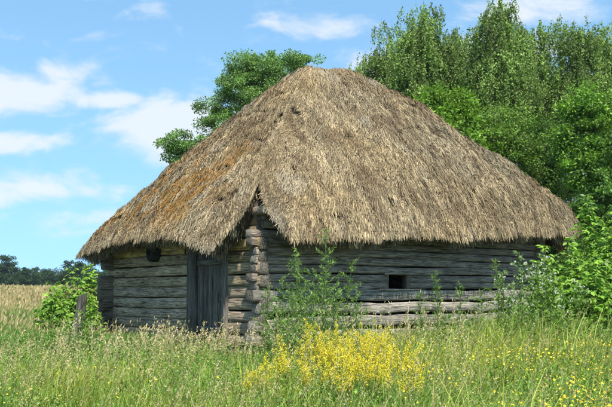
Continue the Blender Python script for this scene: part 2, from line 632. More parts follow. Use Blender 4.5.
def build_openings():
    r = random.Random(9)
    # door posts and lintel
    dk = np.array([.115, .10, .085])
    mb = MB()
    plank(mb, (-.06, DOOR[1] - .16, -.05), (.18, DOOR[1] + .05, 2.42), 2, 1, dk * 1.1, .01)
    mb.build('door_post', M_WOODZ, barn)
    mb = MB()
    plank(mb, (-.05, DOOR[0] - .04, -.05), (.18, DOOR[0] + .11, 2.42), 2, 2, dk * 1.7, .01)
    mb.build('door_post', M_WOODZ, barn)
    mb = MB()
    plank(mb, (-.02, DOOR[0] + .115, 2.20), (.16, DOOR[1] - .165, 2.38), 1, 3, dk * 1.2, .008)
    mb.build('lintel', M_WOODY, barn)
    mb = MB()
    y = DOOR[0] + .12
    n = 5
    w = (DOOR[1] - .165 - y) / n
    for i in range(n):
        o = r.uniform(-.008, .008)
        plank(mb, (.03 + o, y + i * w + .004, .06), (.065 + o, y + (i + 1) * w - .004, 2.19), 2, 20 + i, dk * r.uniform(.8, 1.5), .003)
    door = mb.build('door', M_WOODZ, barn)
    mb = MB()
    plank(mb, (.005, y + .02, .45), (.024, y + n * w - .02, .56), 1, 41, dk * 1.2, .003)
    mb.build('door_batten', M_WOODY, door)
    mb = MB()
    plank(mb, (.005, y + .02, 1.72), (.024, y + n * w - .02, 1.83), 1, 42, dk * 1.2, .003)
    mb.build('door_batten', M_WOODY, door)
    mb = MB()
    mb.tube([(-.005, y + .10, 1.02), (-.045, y + .10, 1.04), (-.045, y + .10, 1.16), (-.005, y + .10, 1.18)], [.008] * 4, 6, (.05, .045, .04))
    mb.build('handle', M_WOODZ, door)
    # window: rough frame in the opening of the long wall
    win = MB()
    c = GREY * .9
    plank(win, (WIN[0] - .09, -.035, 1.555), (WIN[1] + .16, .05, 1.60), 0, 5, c * 1.1, .006)
    win = win.build('window', M_WOODX, barn)
    s = MB()
    plank(s, (WIN[0] - .012, -.02, 1.27), (WIN[0] + .015, .17, 1.553), 2, 6, c * .9, .004)
    s.build('frame', M_WOODZ, win)
    s = MB()
    plank(s, (WIN[1] - .015, -.02, 1.27), (WIN[1] + .012, .17, 1.553), 2, 7, c * .9, .004)
    s.build('frame', M_WOODZ, win)
    s = MB()
    plank(s, (WIN[0] - .25, -.045, 1.24), (WIN[1] + .3, .10, 1.268), 0, 8, c * 1.3, .01)
    s.build('sill', M_WOODX, win)
    # corner purlin end, pale sawn face, and the dark beam end over the short wall
    mb = MB()
    log(mb, -.17, 1.2, .05, 2.66, .15, .16, 1, 901, GREY * .8, (.62, .52, .34))
    mb.build('purlin', M_WOODX, barn)
    mb = MB()
    k = 18
    a = np.linspace(0, 2 * np.pi, k, endpoint=False)
    yc, zc = 3.62, 2.03
    rings = []
    for x, rr in ((.0, .17), (-.16, .165), (-.20, .15), (-.20, .10), (-.13, .085), (-.13, .0)):
        jit = 1 + .07 * noise3(np.cos(a) * 2, np.sin(a) * 2, x * 3, 77)
        rings.append(np.stack([np.full(k, x), yc + np.cos(a) * rr * jit * .85, zc + np.sin(a) * rr * jit * 1.15], -1))
    v = np.concatenate(rings)
    i = np.arange(len(rings) - 1)[:, None] * k
    j = np.arange(k)[None]
    j2 = (j + 1) % k
    q = np.stack([i + j, i + j2, i + k + j2, i + k + j], -1).reshape(-1, 4)
    mb.add(v, q, c=(.035, .03, .026))
    tag(mb.build('beam_end', M_WOODX, barn), 'dark hollow round beam end under the eave')
    mb = MB()
    plank(mb, (-.035, 2.44, 1.96), (-.01, 2.47, 2.17), 2, 61, (.06, .05, .04), .003)
    plank(mb, (-.033, 2.475, 2.13), (-.012, 2.55, 2.16), 1, 62, (.06, .05, .04), .003)
    mb.build('latch', M_WOODZ, barn)
    # foundation stones under the corners
    for (x, y) in ((.05, .05), (LU - .05, .05), (.05, LV - .05), (2.8, .08), (5.6, .08), (.08, 3.4)):
        mb = MB()
        th = np.linspace(0, np.pi, 7)[:, None]
        ph = np.linspace(0, 2 * np.pi, 12, endpoint=False)[None]
        rr = 1 + .2 * noise3(np.sin(th) * np.cos(ph) * 2, np.sin(th) * np.sin(ph) * 2, np.cos(th) * 2 + 0 * ph, int(x * 10))
        v = np.stack([x + rr * .28 * np.sin(th) * np.cos(ph), y + rr * .26 * np.sin(th) * np.sin(ph), -.1 + rr * .13 * np.cos(th) + 0 * ph], -1)
        i = np.arange(6)[:, None] * 12
        j = np.arange(12)[None]
        q = np.stack([i + j, i + (j + 1) % 12, i + 12 + (j + 1) % 12, i + 12 + j], -1).reshape(-1, 4)
        mb.add(v, q, c=(.3, .29, .27))
        mb.build('foundation_stone', M_BARK, barn)


build_walls()
build_openings()

# ---- thatched roof ---------------------------------------------------------
RA = np.array([3.62, 2.9, 6.60])
RB = np.array([4.42, 2.9, 6.78])
OV = dict(x0=-.57, x1=LU + 1.08, y0=-.70, y1=LV + .78)


def eave_table():
    x0, x1, y0, y1 = OV['x0'], OV['x1'], OV['y0'], OV['y1']
    r = .45
    pts = []

    def arc(cx, cy, a0):
        for k in range(9):
            a = a0 + k / 8 * math.pi / 2
            pts.append((cx + r * math.cos(a), cy + r * math.sin(a)))
    # start middle of the front side, go to the right, round counter-clockwise
    xm = (x0 + x1) / 2
    pts += [(x, y0) for x in np.linspace(xm, x1 - r, 30)[:-1]]
    arc(x1 - r, y0 + r, -math.pi / 2)
    pts += [(x1, y) for y in np.linspace(y0 + r, y1 - r, 30)[1:-1]]
    arc(x1 - r, y1 - r, 0)
    pts += [(x, y1) for x in np.linspace(x1 - r, x0 + r, 40)[1:-1]]
    arc(x0 + r, y1 - r, math.pi / 2)
    pts += [(x0, y) for y in np.linspace(y1 - r, y0 + r, 40)[1:-1]]
    arc(x0 + r, y0 + r, math.pi)
    pts += [(x, y0) for x in np.linspace(x0 + r, xm, 40)[1:]]
    return np.array(pts)


ET = eave_table()
_d = np.concatenate([[0], np.cumsum(np.linalg.norm(np.diff(ET, axis=0), axis=1))])
PER = _d[-1]
_corner = np.array([OV['x0'], OV['y0']])
_ci = np.argmin(np.linalg.norm(ET - _corner, axis=1))
SC = _d[_ci]                                    # perimeter position of the near corner


def pits(x, y, z):
    a = np.clip(noise3(x * 4.2 + 9, y * 4.2, z * 2.0, 49) - .64, 0, .2) / .2
    b = np.clip(noise3(x * 1.5 + 4, y * 1.5, z * 5.0, 48) - .60, 0, .15) / .15
    return np.maximum(a, b)


def roof_pt(s, t, disp=True):
    s = np.asarray(s, float) % PER
    t = np.asarray(t, float)
    ex = np.interp(s, _d, ET[:, 0])
    ey = np.interp(s, _d, ET[:, 1])
    # eave height: hangs low at the left and middle, rises to the far right
    zf = np.interp(ex, [-.6, .6, 2, 5, 7.5, 9.1], [2.14, 2.16, 2.24, 2.38, 2.55, 2.62])
    zl = np.interp(ey, [-.7, .8, 2.0, 3.6, 5, 6.5], [2.02, 2.05, 2.30, 2.38, 2.22, 2.02])
    wl = np.clip((ex - OV['x0']) / 1.0, 0, 1)
    wf = np.clip((ey - OV['y0']) / 1.0, 0, 1)
    w = np.where(wf < wl, 1, 0.0)
    w = np.clip(.5 + (wl - wf), 0, 1)
    ze = zf * w + zl * (1 - w)
    ze = ze + .05 * noise3(s * .9, 0, 0, 31) + .03 * noise3(s * 3, 0, 0, 32)
    # notch where the thatch has fallen away over the near corner
    dn = s - SC
    k = np.clip(1.15 - np.abs(dn + .10) / np.where(dn > -.10, .66, .96), 0, 1)
    ex = ex * (1 - k) + .06 * k
    ey = ey * (1 - k) + .05 * k
    ze = ze * (1 - k) + 3.34 * k
    rx = RA[0] + (RB[0] - RA[0]) * np.clip((ex - OV['x0'] - .4) / (OV['x1'] - OV['x0'] - .8), 0, 1)
    ry = np.full_like(rx, RA[1])
    rz = RA[2] + (rx - RA[0]) / (RB[0] - RA[0]) * (RB[2] - RA[2])
    # rounded ridge: the crown of the roof is a soft cap
    amt = np.interp(ex, [-.6, 4, 9], [.36, .42, .62]) * (1 - .6 * k)
    g = (1 - np.exp(-t / .07)) * (1 - t) ** 1.1
    x = ex + (rx - ex) * t
    y = ey + (ry - ey) * t
    z = ze + (rz - ze) * t + amt * g
    z = z - .22 * np.clip((t - .88) / .12, 0, 1) ** 2
    if disp:
        damp = np.clip(t * 12, 0.2, 1) * np.clip((1.02 - t) * 10, .15, 1)
        u = s
        w_ = t * 5.2
        # large lumps, bundles, and ragged courses with overhanging lower edges
        ra = 1 - .8 * t
        bd = .10 * noise3(x * .7, y * .7, z * .7, 40) + .045 * noise3(x * 2.2, y * 2.2, z * 1.6, 41)
        tuft = .036 * noise3(x * 5.5, y * 5.5, z * 2.6, 42) + .034 * noise3(x * 12, y * 12, z * 6, 43) - .14 * pits(x, y, z) + .032 * noise3(s * 5, t * 6, 0, 91) + .026 * noise3(s * 13, t * 10, 1, 92)
        ph = w_ * 2.3 + .9 * noise3(x * .8, y * .8, z * .8, 44) + .35 * noise3(x * 3, y * 3, z * 3, 47)
        saw = 1 - (ph - np.floor(ph))
        cm = np.clip(.15 + .9 * noise3(x * 1.1, y * 1.1, z * 1.1, 45), 0, 1)
        led = .085 * saw ** 3 * cm * 1.0
        off = (bd + tuft) * damp + led * damp * 0 - .085 * cm * np.clip(1 - (ph - np.floor(ph)) * 3.2, 0, 1) * damp
        hx, hy = x - rx, y - ry
        hl = np.maximum(np.hypot(hx, hy), 1e-3)
        x = x + hx / hl * off * .6
        y = y + hy / hl * off * .6
        z = z + off * .8
    return np.stack([x, y, z], -1)


def thatch_col(P, n, rng):
    """natural straw colour: weathered grey-tan, brown rot, orange lichen on the left slope"""
    x, y, z = P[:, 0], P[:, 1], P[:, 2]
    base = np.array([.345, .250, .128])
    grey = np.array([.36, .295, .19])
    brown = np.array([.13, .085, .045])
    a = np.clip(.5 + .8 * fbm(x * .7, y * .7, z * .7, 51), 0, 1)[:, None]
    c = base * (1 - a) + grey * a
    r = rng.random(n)[:, None]
    c = c * (.30 + 1.10 * rng.random(n)[:, None] ** 1.25)
    al = np.where(y / 2.9 < x / 3.6, x, y)
    c = c * (1 + .30 * noise3(al * 9, z * 1.6, 3, 57) + .22 * noise3(al * 22, z * 4, 3, 58))[:, None]
    tf = noise3(x * 6, y * 6, z * 3, 52)
    c = c * (1 + .22 * tf)[:, None]
    b = np.clip((noise3(x * 2.4, y * 2.4, z * 1.4, 53) - .05) * 1.6, 0, .75)[:, None]
    b = np.where(r < .5, b, b * .3)
    c = c * (1 - b) + brown * b
    # lichen and moss streaks: left slope, upper left part
    left = np.clip((1.8 - x) / 1.5, 0, 1)
    m = np.clip((fbm(y * .8, z * .8, x * .8, 54) + .46 + .30 * np.clip((y - 1.5) / 2.5, -1, 1)) * 2.6, 0, 1)
    st = np.clip((noise3((y + x * .5) * 7, z * 1.2, 1, 55) + .20) * 3.2, 0, 1)
    hb = np.clip((z - 2.35) / .5, 0, 1) * np.clip((5.4 - z) / 1.2, 0, 1) * np.clip((y - .8) / 1.2, .12, 1)
    o = (left * m * st * hb * np.where(rng.random(n) < .75, .9, .2))[:, None]
    oc = np.where(rng.random(n)[:, None] < .6, np.array([.40, .17, .022]), np.array([.15, .11, .022]))
    c = c * (1 - o) + oc * o
    # the crown of the roof has newer, paler straw
    nw = np.clip((z - 5.6) / .8, 0, 1)[:, None] * .35
    c = c * (1 - nw) + np.array([.33, .235, .125]) * nw
    pl = np.clip((noise3(x * 1.6, y * 1.6, z * 1.6, 56) - .45) * 4, 0, 1)[:, None] * .35
    c = c * (1 - pl) + np.array([.46, .41, .31]) * pl * (.7 + .5 * r)
    return np.clip(c, 0.01, .7)


def build_roof():
    ns, nt = 640, 130
    s = np.linspace(0, PER, ns, endpoint=False)
    t = np.linspace(0, 1, nt) ** 1.0
    Sg, Tg = np.meshgrid(s, t, indexing='ij')
    P = roof_pt(Sg.ravel(), Tg.ravel())
    j = np.arange(nt - 1)[None]
    i = np.arange(ns)[:, None] * nt
    i2 = ((np.arange(ns)[:, None] + 1) % ns) * nt
    q = np.stack([i + j, i2 + j, i2 + j + 1, i + j + 1], -1).reshape(-1, 4)
    mb = MB()
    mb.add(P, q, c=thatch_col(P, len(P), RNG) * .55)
    # underside: comes in from the eave to the wall head, then up under the slope
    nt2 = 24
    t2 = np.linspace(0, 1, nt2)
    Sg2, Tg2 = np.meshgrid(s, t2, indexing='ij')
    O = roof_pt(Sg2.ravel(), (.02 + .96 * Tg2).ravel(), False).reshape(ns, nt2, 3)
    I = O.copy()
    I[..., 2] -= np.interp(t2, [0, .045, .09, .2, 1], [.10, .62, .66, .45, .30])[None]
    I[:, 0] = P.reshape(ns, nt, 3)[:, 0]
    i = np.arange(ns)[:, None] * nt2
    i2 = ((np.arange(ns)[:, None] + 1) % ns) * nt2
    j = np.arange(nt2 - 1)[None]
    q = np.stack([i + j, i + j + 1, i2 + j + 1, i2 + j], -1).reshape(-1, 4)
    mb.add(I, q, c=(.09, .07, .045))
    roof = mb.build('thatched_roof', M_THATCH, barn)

    # straw: combed down the slope
    rng = np.random.default_rng(11)
    n = 560000
    # uniform per area: rejection on t (area shrinks to the ridge), denser on the two visible slopes
    ss = rng.random(n * 3) * PER
    tt = rng.random(n * 3)
    vis = ((ss < 5.6) | (ss > PER - (PER - SC) - 7.2))
    keep = (rng.random(n * 3) < (1 - .82 * tt)) & (vis | (rng.random(n * 3) < .22))
    ss, tt = ss[keep][:n], tt[keep][:n]
    pq = roof_pt(ss, tt, False)
    kp = rng.random(len(ss)) > .85 * pits(pq[:, 0], pq[:, 1], pq[:, 2])
    ss, tt = ss[kp], tt[kp]
    n = len(ss)
    P0 = roof_pt(ss, tt)
    Pd = roof_pt(ss, tt - .02, False) - roof_pt(ss, tt + .02, False)
    Ps = roof_pt(ss + .05, tt, False) - roof_pt(ss - .05, tt, False)
    dn = unit(Pd)
    sd = unit(Ps)
    nm = unit(np.cross(sd, dn))
    nm = np.where(nm[:, 2:3] < 0, -nm, nm)
    # tuft-wise deviation, so neighbours lean together
    dev = .30 * noise3(P0[:, 0] * 4, P0[:, 1] * 4, P0[:, 2] * 3, 61) + .24 * rng.standard_normal(n) + .25 * noise3(P0[:, 0] * 1.1, P0[:, 1] * 1.1, P0[:, 2], 62)
    wild = rng.random(n) < .07
    dev = dev + wild * rng.normal(0, .7, n)
    d = unit(dn + sd * dev[:, None])
    L = rng.uniform(.04, .15, n) * (1 + .6 * (rng.random(n) < .12))
    eave = tt < .03
    L = np.where(eave, rng.uniform(.06, .18, n), L)
    lift = rng.uniform(.0, .05, n) + .03 * np.clip(noise3(P0[:, 0] * 7, P0[:, 1] * 7, P0[:, 2] * 4, 63), 0, 1) + wild * rng.uniform(0, .06, n)
    p0 = P0 - nm * .012
    p1 = p0 + d * (L * .5)[:, None] + nm * (lift * .8)[:, None]
    p2 = p0 + d * L[:, None] + nm * (lift * .75)[:, None]
    p2[:, 2] -= lift * .5
    paths = np.stack([p0, p1, p2], 1)
    w = rng.uniform(.005, .012, n)
    widths = np.stack([w, w, w * .5], 1)
    side = unit(sd + nm * rng.normal(0, .6, n)[:, None])
    col = thatch_col(P0, n, rng)
    cols = np.stack([col * .85, col, col * 1.08], 1)
    mb = MB()
    mb.ribbon(paths, widths, side, cols)
    # fringe hanging from the eave edge
    m = 60000
    ss = rng.random(m) * PER
    tt = rng.random(m) ** 1.5 * .035
    P0 = roof_pt(ss, tt)
    P0[:, 2] += .01
    Pd = roof_pt(ss, tt * 0, False) - roof_pt(ss, tt * 0 + .06, False)
    dn = unit(unit(Pd) * 1.0 + np.array([0, 0, -.75]))
    sd = unit(roof_pt(ss + .05, tt * 0, False) - roof_pt(ss - .05, tt * 0, False))
    sd0 = sd.copy()
    sd0[:, 2] = 0
    d = unit(dn + unit(sd0) * (.22 * rng.standard_normal(m) + .3 * noise3(ss * 5, 0, 0, 66))[:, None])
    cl = noise3(ss * 5, 0, 0, 67) + .7 * noise3(ss * 13, 0, 0, 69)
    L = rng.uniform(.03, .12, m) * (1 + .9 * np.clip(cl, -.6, 1)) * np.where(np.abs(ss - SC) < .45, .5, 1)
    out = unit(np.stack([P0[:, 0] - 4.1, P0[:, 1] - 2.9, P0[:, 0] * 0], -1))
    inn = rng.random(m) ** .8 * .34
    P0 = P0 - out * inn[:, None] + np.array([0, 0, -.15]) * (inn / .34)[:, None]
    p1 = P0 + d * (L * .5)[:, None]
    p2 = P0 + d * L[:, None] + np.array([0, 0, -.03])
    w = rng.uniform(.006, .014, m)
    col = thatch_col(P0, m, rng) * (1 - .30 * (inn / .34))[:, None]  # eave shade painted in: straws darken the further in they hang
    mb.ribbon(np.stack([P0, p1, p2], 1), np.stack([w, w, w * .4], 1), unit(unit(sd0) + .5 * rng.standard_normal((m, 3))), np.stack([col, col, col], 1))
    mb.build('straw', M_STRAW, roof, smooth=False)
    return roof


roof = build_roof()


def roof_bits():
    # pale broken battens and a few sticks poking out of the thatch
    mb = MB()
    P = roof_pt(np.array([5.35]), np.array([.10]))[0]
    mb.tube([P + np.array([-.35, .10, .10]), P + np.array([.0, -.02, .06]), P + np.array([.22, -.18, -.06])], [.035, .035, .03], 5, (.62, .58, .5))
    mb.build('batten', M_WOODX, roof)
    rng = np.random.default_rng(5)
    for s_, t_, L in ((SC + 1.2, .42, .9), (SC + 2.6, .3, .7), (SC - 1.9, .78, .9), (SC + .3, .55, .7), (3.5, .5, .8), (1.0, .34, .6)):
        P = roof_pt(np.array([s_]), np.array([t_]))[0]
        Q = roof_pt(np.array([s_ + rng.uniform(-.6, .6)]), np.array([t_ + L * .1]))[0]
        mb = MB()
        mb.tube([P + [0, 0, .05], (P + Q) / 2 + [0, 0, .06], Q + [0, 0, .03]], [.012, .012, .008], 5, (.3, .26, .2))
        mb.build('stick', M_WOODX, roof)


roof_bits()


# ------------------------------------------------------------------ trees
def leaf_cols(rng, n, a, b, var=.25):
    k = rng.random(n)[:, None]
    c = np.asarray(a) * (1 - k) + np.asarray(b) * k
    return c * (1 + rng.uniform(-var, var, n))[:, None]


def sample_ell(rng, ells, n, shell=.5):
    vol = np.array([e[3] * e[4] * e[5] for e in ells])
    idx = rng.choice(len(ells), n, p=vol / vol.sum())
    e = np.array(ells)[idx]
    d = unit(rng.standard_normal((n, 3)))
    r = (shell ** 3 + (1 - shell ** 3) * rng.random(n)) ** (1 / 3)
    r = r * (1 + .20 * rng.standard_normal(n))
    return e[:, :3] + d * e[:, 3:] * r[:, None]


def make_tree(name, label, cat, x, y, h, ells, seed, kind='broad', nclump=120, per=180, leaf=.10, ca=(.05, .10, .02), cb=(.10, .17, .04),
              trunk_r=.16, bark=(.22, .19, .15), group=None, rc=.45, shell=.45, lean=(0, 0), scale=1.0, limbs=.35):
    """ells: crown ellipsoids relative to the tree foot"""
    rng = np.random.default_rng(seed)
    z0 = float(gz(x, y)) - .05
    root = empty(name, (x, y, z0))
    tag(root, label, cat, group)
    C = sample_ell(rng, ells, nclump, shell)
    C[:, 2] = np.maximum(C[:, 2], .5)
    tr = MB()
    k = 14
    tz = np.linspace(0, h * .96, k)
    tx = .12 * h * .1 * noise3(tz * .35, 0, 0, seed) + lean[0] * (tz / h) ** 1.3
    ty = .12 * h * .1 * noise3(tz * .35, 5, 0, seed) + lean[1] * (tz / h) ** 1.3
    tp = np.stack([tx, ty, tz], -1)
    rad = trunk_r * (1 - .9 * (tz / h)) * np.where(tz < .3, 1.3, 1)
    tcol = np.asarray(bark)
    tr.tube(tp, rad, 9, tcol)
    sel = rng.random(nclump) < limbs
    for c in C[sel]:
        hd = math.hypot(c[0], c[1])
        za = max(.12 * h, c[2] - (.5 + .9 * rng.random()) * hd - .3)
        za = min(za, h * .9)
        b0 = np.array([np.interp(za, tz, tx), np.interp(za, tz, ty), za])
        r0 = max(.012, .42 * trunk_r * (1 - za / h) * rng.uniform(.6, 1.1))
        s = np.linspace(0, 1, 6)[:, None]
        mid = (b0 + c) / 2 + rng.normal(0, .12, 3) * hd + np.array([0, 0, .12 * hd])
        pts = (1 - s) ** 2 * b0 + 2 * s * (1 - s) * mid + s ** 2 * c
        tr.tube(pts, r0 * (1 - .8 * s[:, 0]), 5, tcol * (.8 if kind == 'birch' else 1), cap=False)
    lf = MB()
    if kind == 'birch':
        nst = 7
        S0 = np.repeat(C, nst, 0) + rng.normal(0, 1, (nclump * nst, 3)) * np.array([rc, rc, rc * .7])
        m = len(S0)
        Ls = rng.uniform(.4, 1.5, m)
        pl = max(4, per // nst)
        f = rng.random((m, pl))
        sway = rng.normal(0, .10, (m, 3))
        sway[:, 2] = 0
        out = unit(S0 * np.array([1, 1, 0]) + 1e-6) * .16
        Pp = S0[:, None] + f[..., None] * (Ls[:, None, None] * np.array([0, 0, -1.0]) + (sway + out)[:, None])
        Pp = Pp.reshape(-1, 3) + rng.normal(0, .045, (m * pl, 3))
        # hair-thin hanging twigs
        pt = np.stack([S0 + [0, 0, .1], S0 + .5 * (sway + out) + np.array([0, 0, -.5]) * Ls[:, None], S0 + sway + out + np.array([0, 0, -1.]) * Ls[:, None]], 1)
        tr.ribbon(pt, np.full((m, 3), .008), unit(rng.standard_normal((m, 3))), np.broadcast_to(np.array([.10, .075, .06]), (m, 3, 3)).copy())
        nL = len(Pp)
        ax = unit(rng.normal(0, .6, (nL, 3)) + np.array([0, 0, -1.0]))
        nm = unit(rng.standard_normal((nL, 3)))
        cb_ = 1 + .26 * rng.standard_normal(nclump)
        cv = np.repeat(np.clip(cb_, .65, 1.4), nst * pl)
    else:
        Pp = np.repeat(C, per, 0)
        nL = len(Pp)
        # each clump: several sprays
        g = unit(rng.standard_normal((nL, 3))) * (rng.random(nL) ** .45)[:, None]
        rcl = np.repeat(rc * rng.uniform(.45, 1.45, nclump), per)[:, None]
        Pp = Pp + g * rcl * np.array([1, 1, .55])
        ax = unit(g + rng.normal(0, .6, (nL, 3)) + np.array([0, 0, -.25]))
        nm = unit(rng.normal(0, .55, (nL, 3)) + np.array([0, 0, 1.0]))
        cv = np.repeat(np.clip(1 + .2 * rng.standard_normal(nclump), .6, 1.45), per)
    ok = Pp[:, 2] > .15
    Pp, ax, nm, cv = Pp[ok], ax[ok], nm[ok], cv[ok]
    nL = len(Pp)
    col = leaf_cols(rng, nL, ca, cb) * cv[:, None]
    Ls = leaf * rng.uniform(.7, 1.3, nL)
    lf.leaves(Pp, ax, nm, Ls, Ls * rng.uniform(.55, .8, nL), col, .12)
    tr.build('trunk', M_BARK, root)
    lf.build('crown', M_LEAF, root, smooth=False)
    return root


def px_ell(list_, Y, x):
    """crown lobes given as (px, py, half width px, half height px, depth offset) at distance Y"""
    out = []
    z0 = float(gz(x, Y))
    for px, py, rx, ry, dy in list_:
        yy = Y + dy
        out.append((at(px, yy) - x, dy, zat(py, yy) - z0, rx / F * yy, max(rx / F * yy * .9, .5), ry / F * yy))
    return out


def T(name, label, cat, px, Y, topy, lobes, seed, **kw):
    x = at(px, Y)
    h = zat(topy, Y) - float(gz(x, Y))
    return make_tree(name, label, cat, x, Y, h, px_ell(lobes, Y, x), seed, **kw)


BG = ((.035, .075, .022), (.075, .13, .035))
BIRCH = dict(kind='birch', bark=(.62, .60, .55), ca=(.10, .17, .035), cb=(.26, .36, .09), leaf=.095, group='birches behind the barn')
# aspen behind the left slope
T('aspen_tree', 'broad grey-green aspen crown rising behind the middle of the left roof slope', 'tree', 262, 44, 46,
  [(282, 68, 32, 22, 0), (250, 68, 27, 21, .5), (229, 86, 19, 19, 1), (262, 102, 34, 30, 0), (301, 62, 13, 13, 1), (211, 104, 12, 17, 0), (203, 116, 11, 16, 0), (225, 125, 22, 22, 0)], 21,
  nclump=330, per=210, leaf=.10, ca=(.10, .19, .05), cb=(.22, .34, .10), trunk_r=.24, rc=.46, shell=.35)
T('aspen_tree', 'small round tree top at the left edge of the roof, left of the big aspen', 'tree', 186, 40, 122,
  [(180, 139, 15, 14, 0), (175, 154, 12, 14, 0), (190, 150, 13, 16, 0), (192, 175, 24, 22, 0)], 22,
  nclump=130, per=190, leaf=.10, ca=(.10, .19, .05), cb=(.22, .34, .10), trunk_r=.14, rc=.33, shell=.3)

# birches and broadleaf trees on the right
birches = [
    ('slim pale birch at the left end of the right-hand trees', 388, 41, 16, [(392, 40, 14, 24, 0), (376, 58, 12, 18, 0), (384, 70, 16, 26, 0), (402, 84, 16, 30, 0), (365, 66, 8, 10, 0)], 90, 34),
    ('tall dark weeping birch, left one of the two reaching the top edge', 428, 38, -2, [(428, 22, 14, 26, 0), (420, 52, 22, 34, 0), (441, 64, 18, 34, 0), (415, 92, 22, 30, 0)], 190, 40),
    ('weeping birch between the two tallest ones', 462, 43, 22, [(462, 40, 16, 26, 0), (452, 60, 16, 30, 0), (458, 88, 22, 36, 0)], 100, 36),
    ('tallest birch with a white stem showing, top cut by the frame', 501, 37, -22, [(500, 6, 13, 26, 0), (484, 38, 15, 26, 0), (516, 36, 17, 26, 0), (502, 72, 28, 34, 0), (488, 112, 20, 30, 0)], 230, 40),
    ('weeping birch with sky gaps right of the tallest birch', 541, 40, 10, [(550, 38, 14, 22, 0), (531, 48, 14, 26, 0), (545, 92, 24, 34, 0)], 120, 36),
    ('pale green birch in the upper right', 582, 38, 24, [(582, 40, 19, 24, 0), (602, 42, 14, 20, 0), (570, 85, 24, 34, 0), (596, 84, 20, 34, 0)], 150, 38),
    ('birch cut by the right edge of the picture', 622, 39, 8, [(618, 44, 16, 30, 0), (626, 90, 28, 36, 0)], 130, 36),
]
for i, (lab, px, Y, top, lobes, ncl, per) in enumerate(birches):
    T('birch_tree', lab, 'tree', px, Y, top, lobes, 30 + i, nclump=int(ncl * .9), per=per * 8, rc=.27, trunk_r=.13 if px != 501 else .17, shell=.2, **BIRCH)

broad = [
    ('low bright green tree by the roof right of the peak', 388, 33, 84, [(384, 100, 12, 12, 0), (404, 108, 11, 11, 0), (368, 86, 9, 9, 0), (398, 126, 30, 24, 0)], 70, ((.10, .19, .022), (.21, .34, .05)), .11),
    ('bright green maple over the middle of the right roof edge', 440, 32, 88, [(424, 112, 14, 12, 0), (440, 98, 9, 12, 0), (462, 100, 12, 12, .5), (478, 112, 14, 14, 0), (448, 122, 22, 16, 0), (448, 150, 40, 30, 0)], 130, ((.10, .19, .022), (.21, .34, .05)), .13),
    ('bushy tree below the tallest birch', 500, 33.5, 102, [(500, 128, 34, 26, 0), (480, 155, 36, 30, 0), (515, 162, 34, 34, 0)], 150, ((.09, .17, .025), (.19, .29, .06)), .10),
    ('dark green tree above the far right roof corner', 548, 35, 110, [(548, 140, 34, 28, 0), (560, 178, 40, 40, 0), (535, 185, 36, 36, 0)], 150, ((.06, .13, .022), (.13, .22, .04)), .10),
    ('light green tree with layered boughs at the right edge, under the birches', 600, 31, 82, [(592, 102, 26, 18, 0), (610, 130, 30, 24, 0), (580, 140, 22, 20, 0), (600, 170, 34, 30, 0)], 130, ((.10, .20, .025), (.20, .34, .05)), .12),
    ('shadowy tree behind the elder bushes on the right', 640, 29, 120, [(636, 160, 40, 40, 0), (650, 220, 50, 50, 0), (600, 225, 36, 34, 0)], 130, ((.06, .13, .022), (.13, .22, .04)), .10),
]
for i, (lab, px, Y, top, lobes, ncl, (ca, cb), lf) in enumerate(broad):
    T('broadleaf_tree', lab, 'tree', px, Y, top, lobes, 50 + i, nclump=ncl, per=170, leaf=lf, ca=ca, cb=cb, trunk_r=.13, rc=.50, shell=.3,
      group='broadleaf trees under the birches')
# wood behind, closing the view between the stems
for i in range(11):
    px = 385 + i * 27
    T('wood_tree', 'dark tree deep in the wood behind the birches', 'tree', px, 49 + (i % 3) * 2.2, 62 + 10 * math.sin(i * 2.1),
      [(px, 96, 24, 26, 0), (px + 6, 140, 28, 40, 0), (px - 4, 200, 30, 50, 0), (px, 250, 28, 30, 0)], 70 + i, nclump=110, per=110, leaf=.15, ca=(.05, .11, .02), cb=(.12, .20, .045),
      trunk_r=.15, rc=.62, shell=.2, group='trees deep in the wood')


for i, (px, Y, top, w, lab) in enumerate([(520, 28.5, 186, 24, 'dark rounded bush just behind the far end of the roof'), (560, 27.5, 196, 26, 'dark bush behind the right eave corner'),
                                        (602, 26, 178, 28, 'dark bush filling the gap behind the tallest elder'), (646, 24.5, 190, 30, 'dark bush behind the elders at the right edge'),
                                        (585, 23, 236, 24, 'low dark bush right behind the barn corner'), (622, 22, 230, 26, 'low dark bush behind the right-hand elders')]):
    T('undergrowth_bush', lab, 'bush', px, Y, top, [(px, top + 32, w, 30, 0), (px - 10, top + 70, w, 34, 0), (px + 12, top + 95, w, 34, 0)], 90 + i, nclump=100, per=150, leaf=.10,
      ca=(.05, .12, .02), cb=(.11, .20, .035), trunk_r=.06, rc=.36, shell=.3, group='dark undergrowth behind the elders')


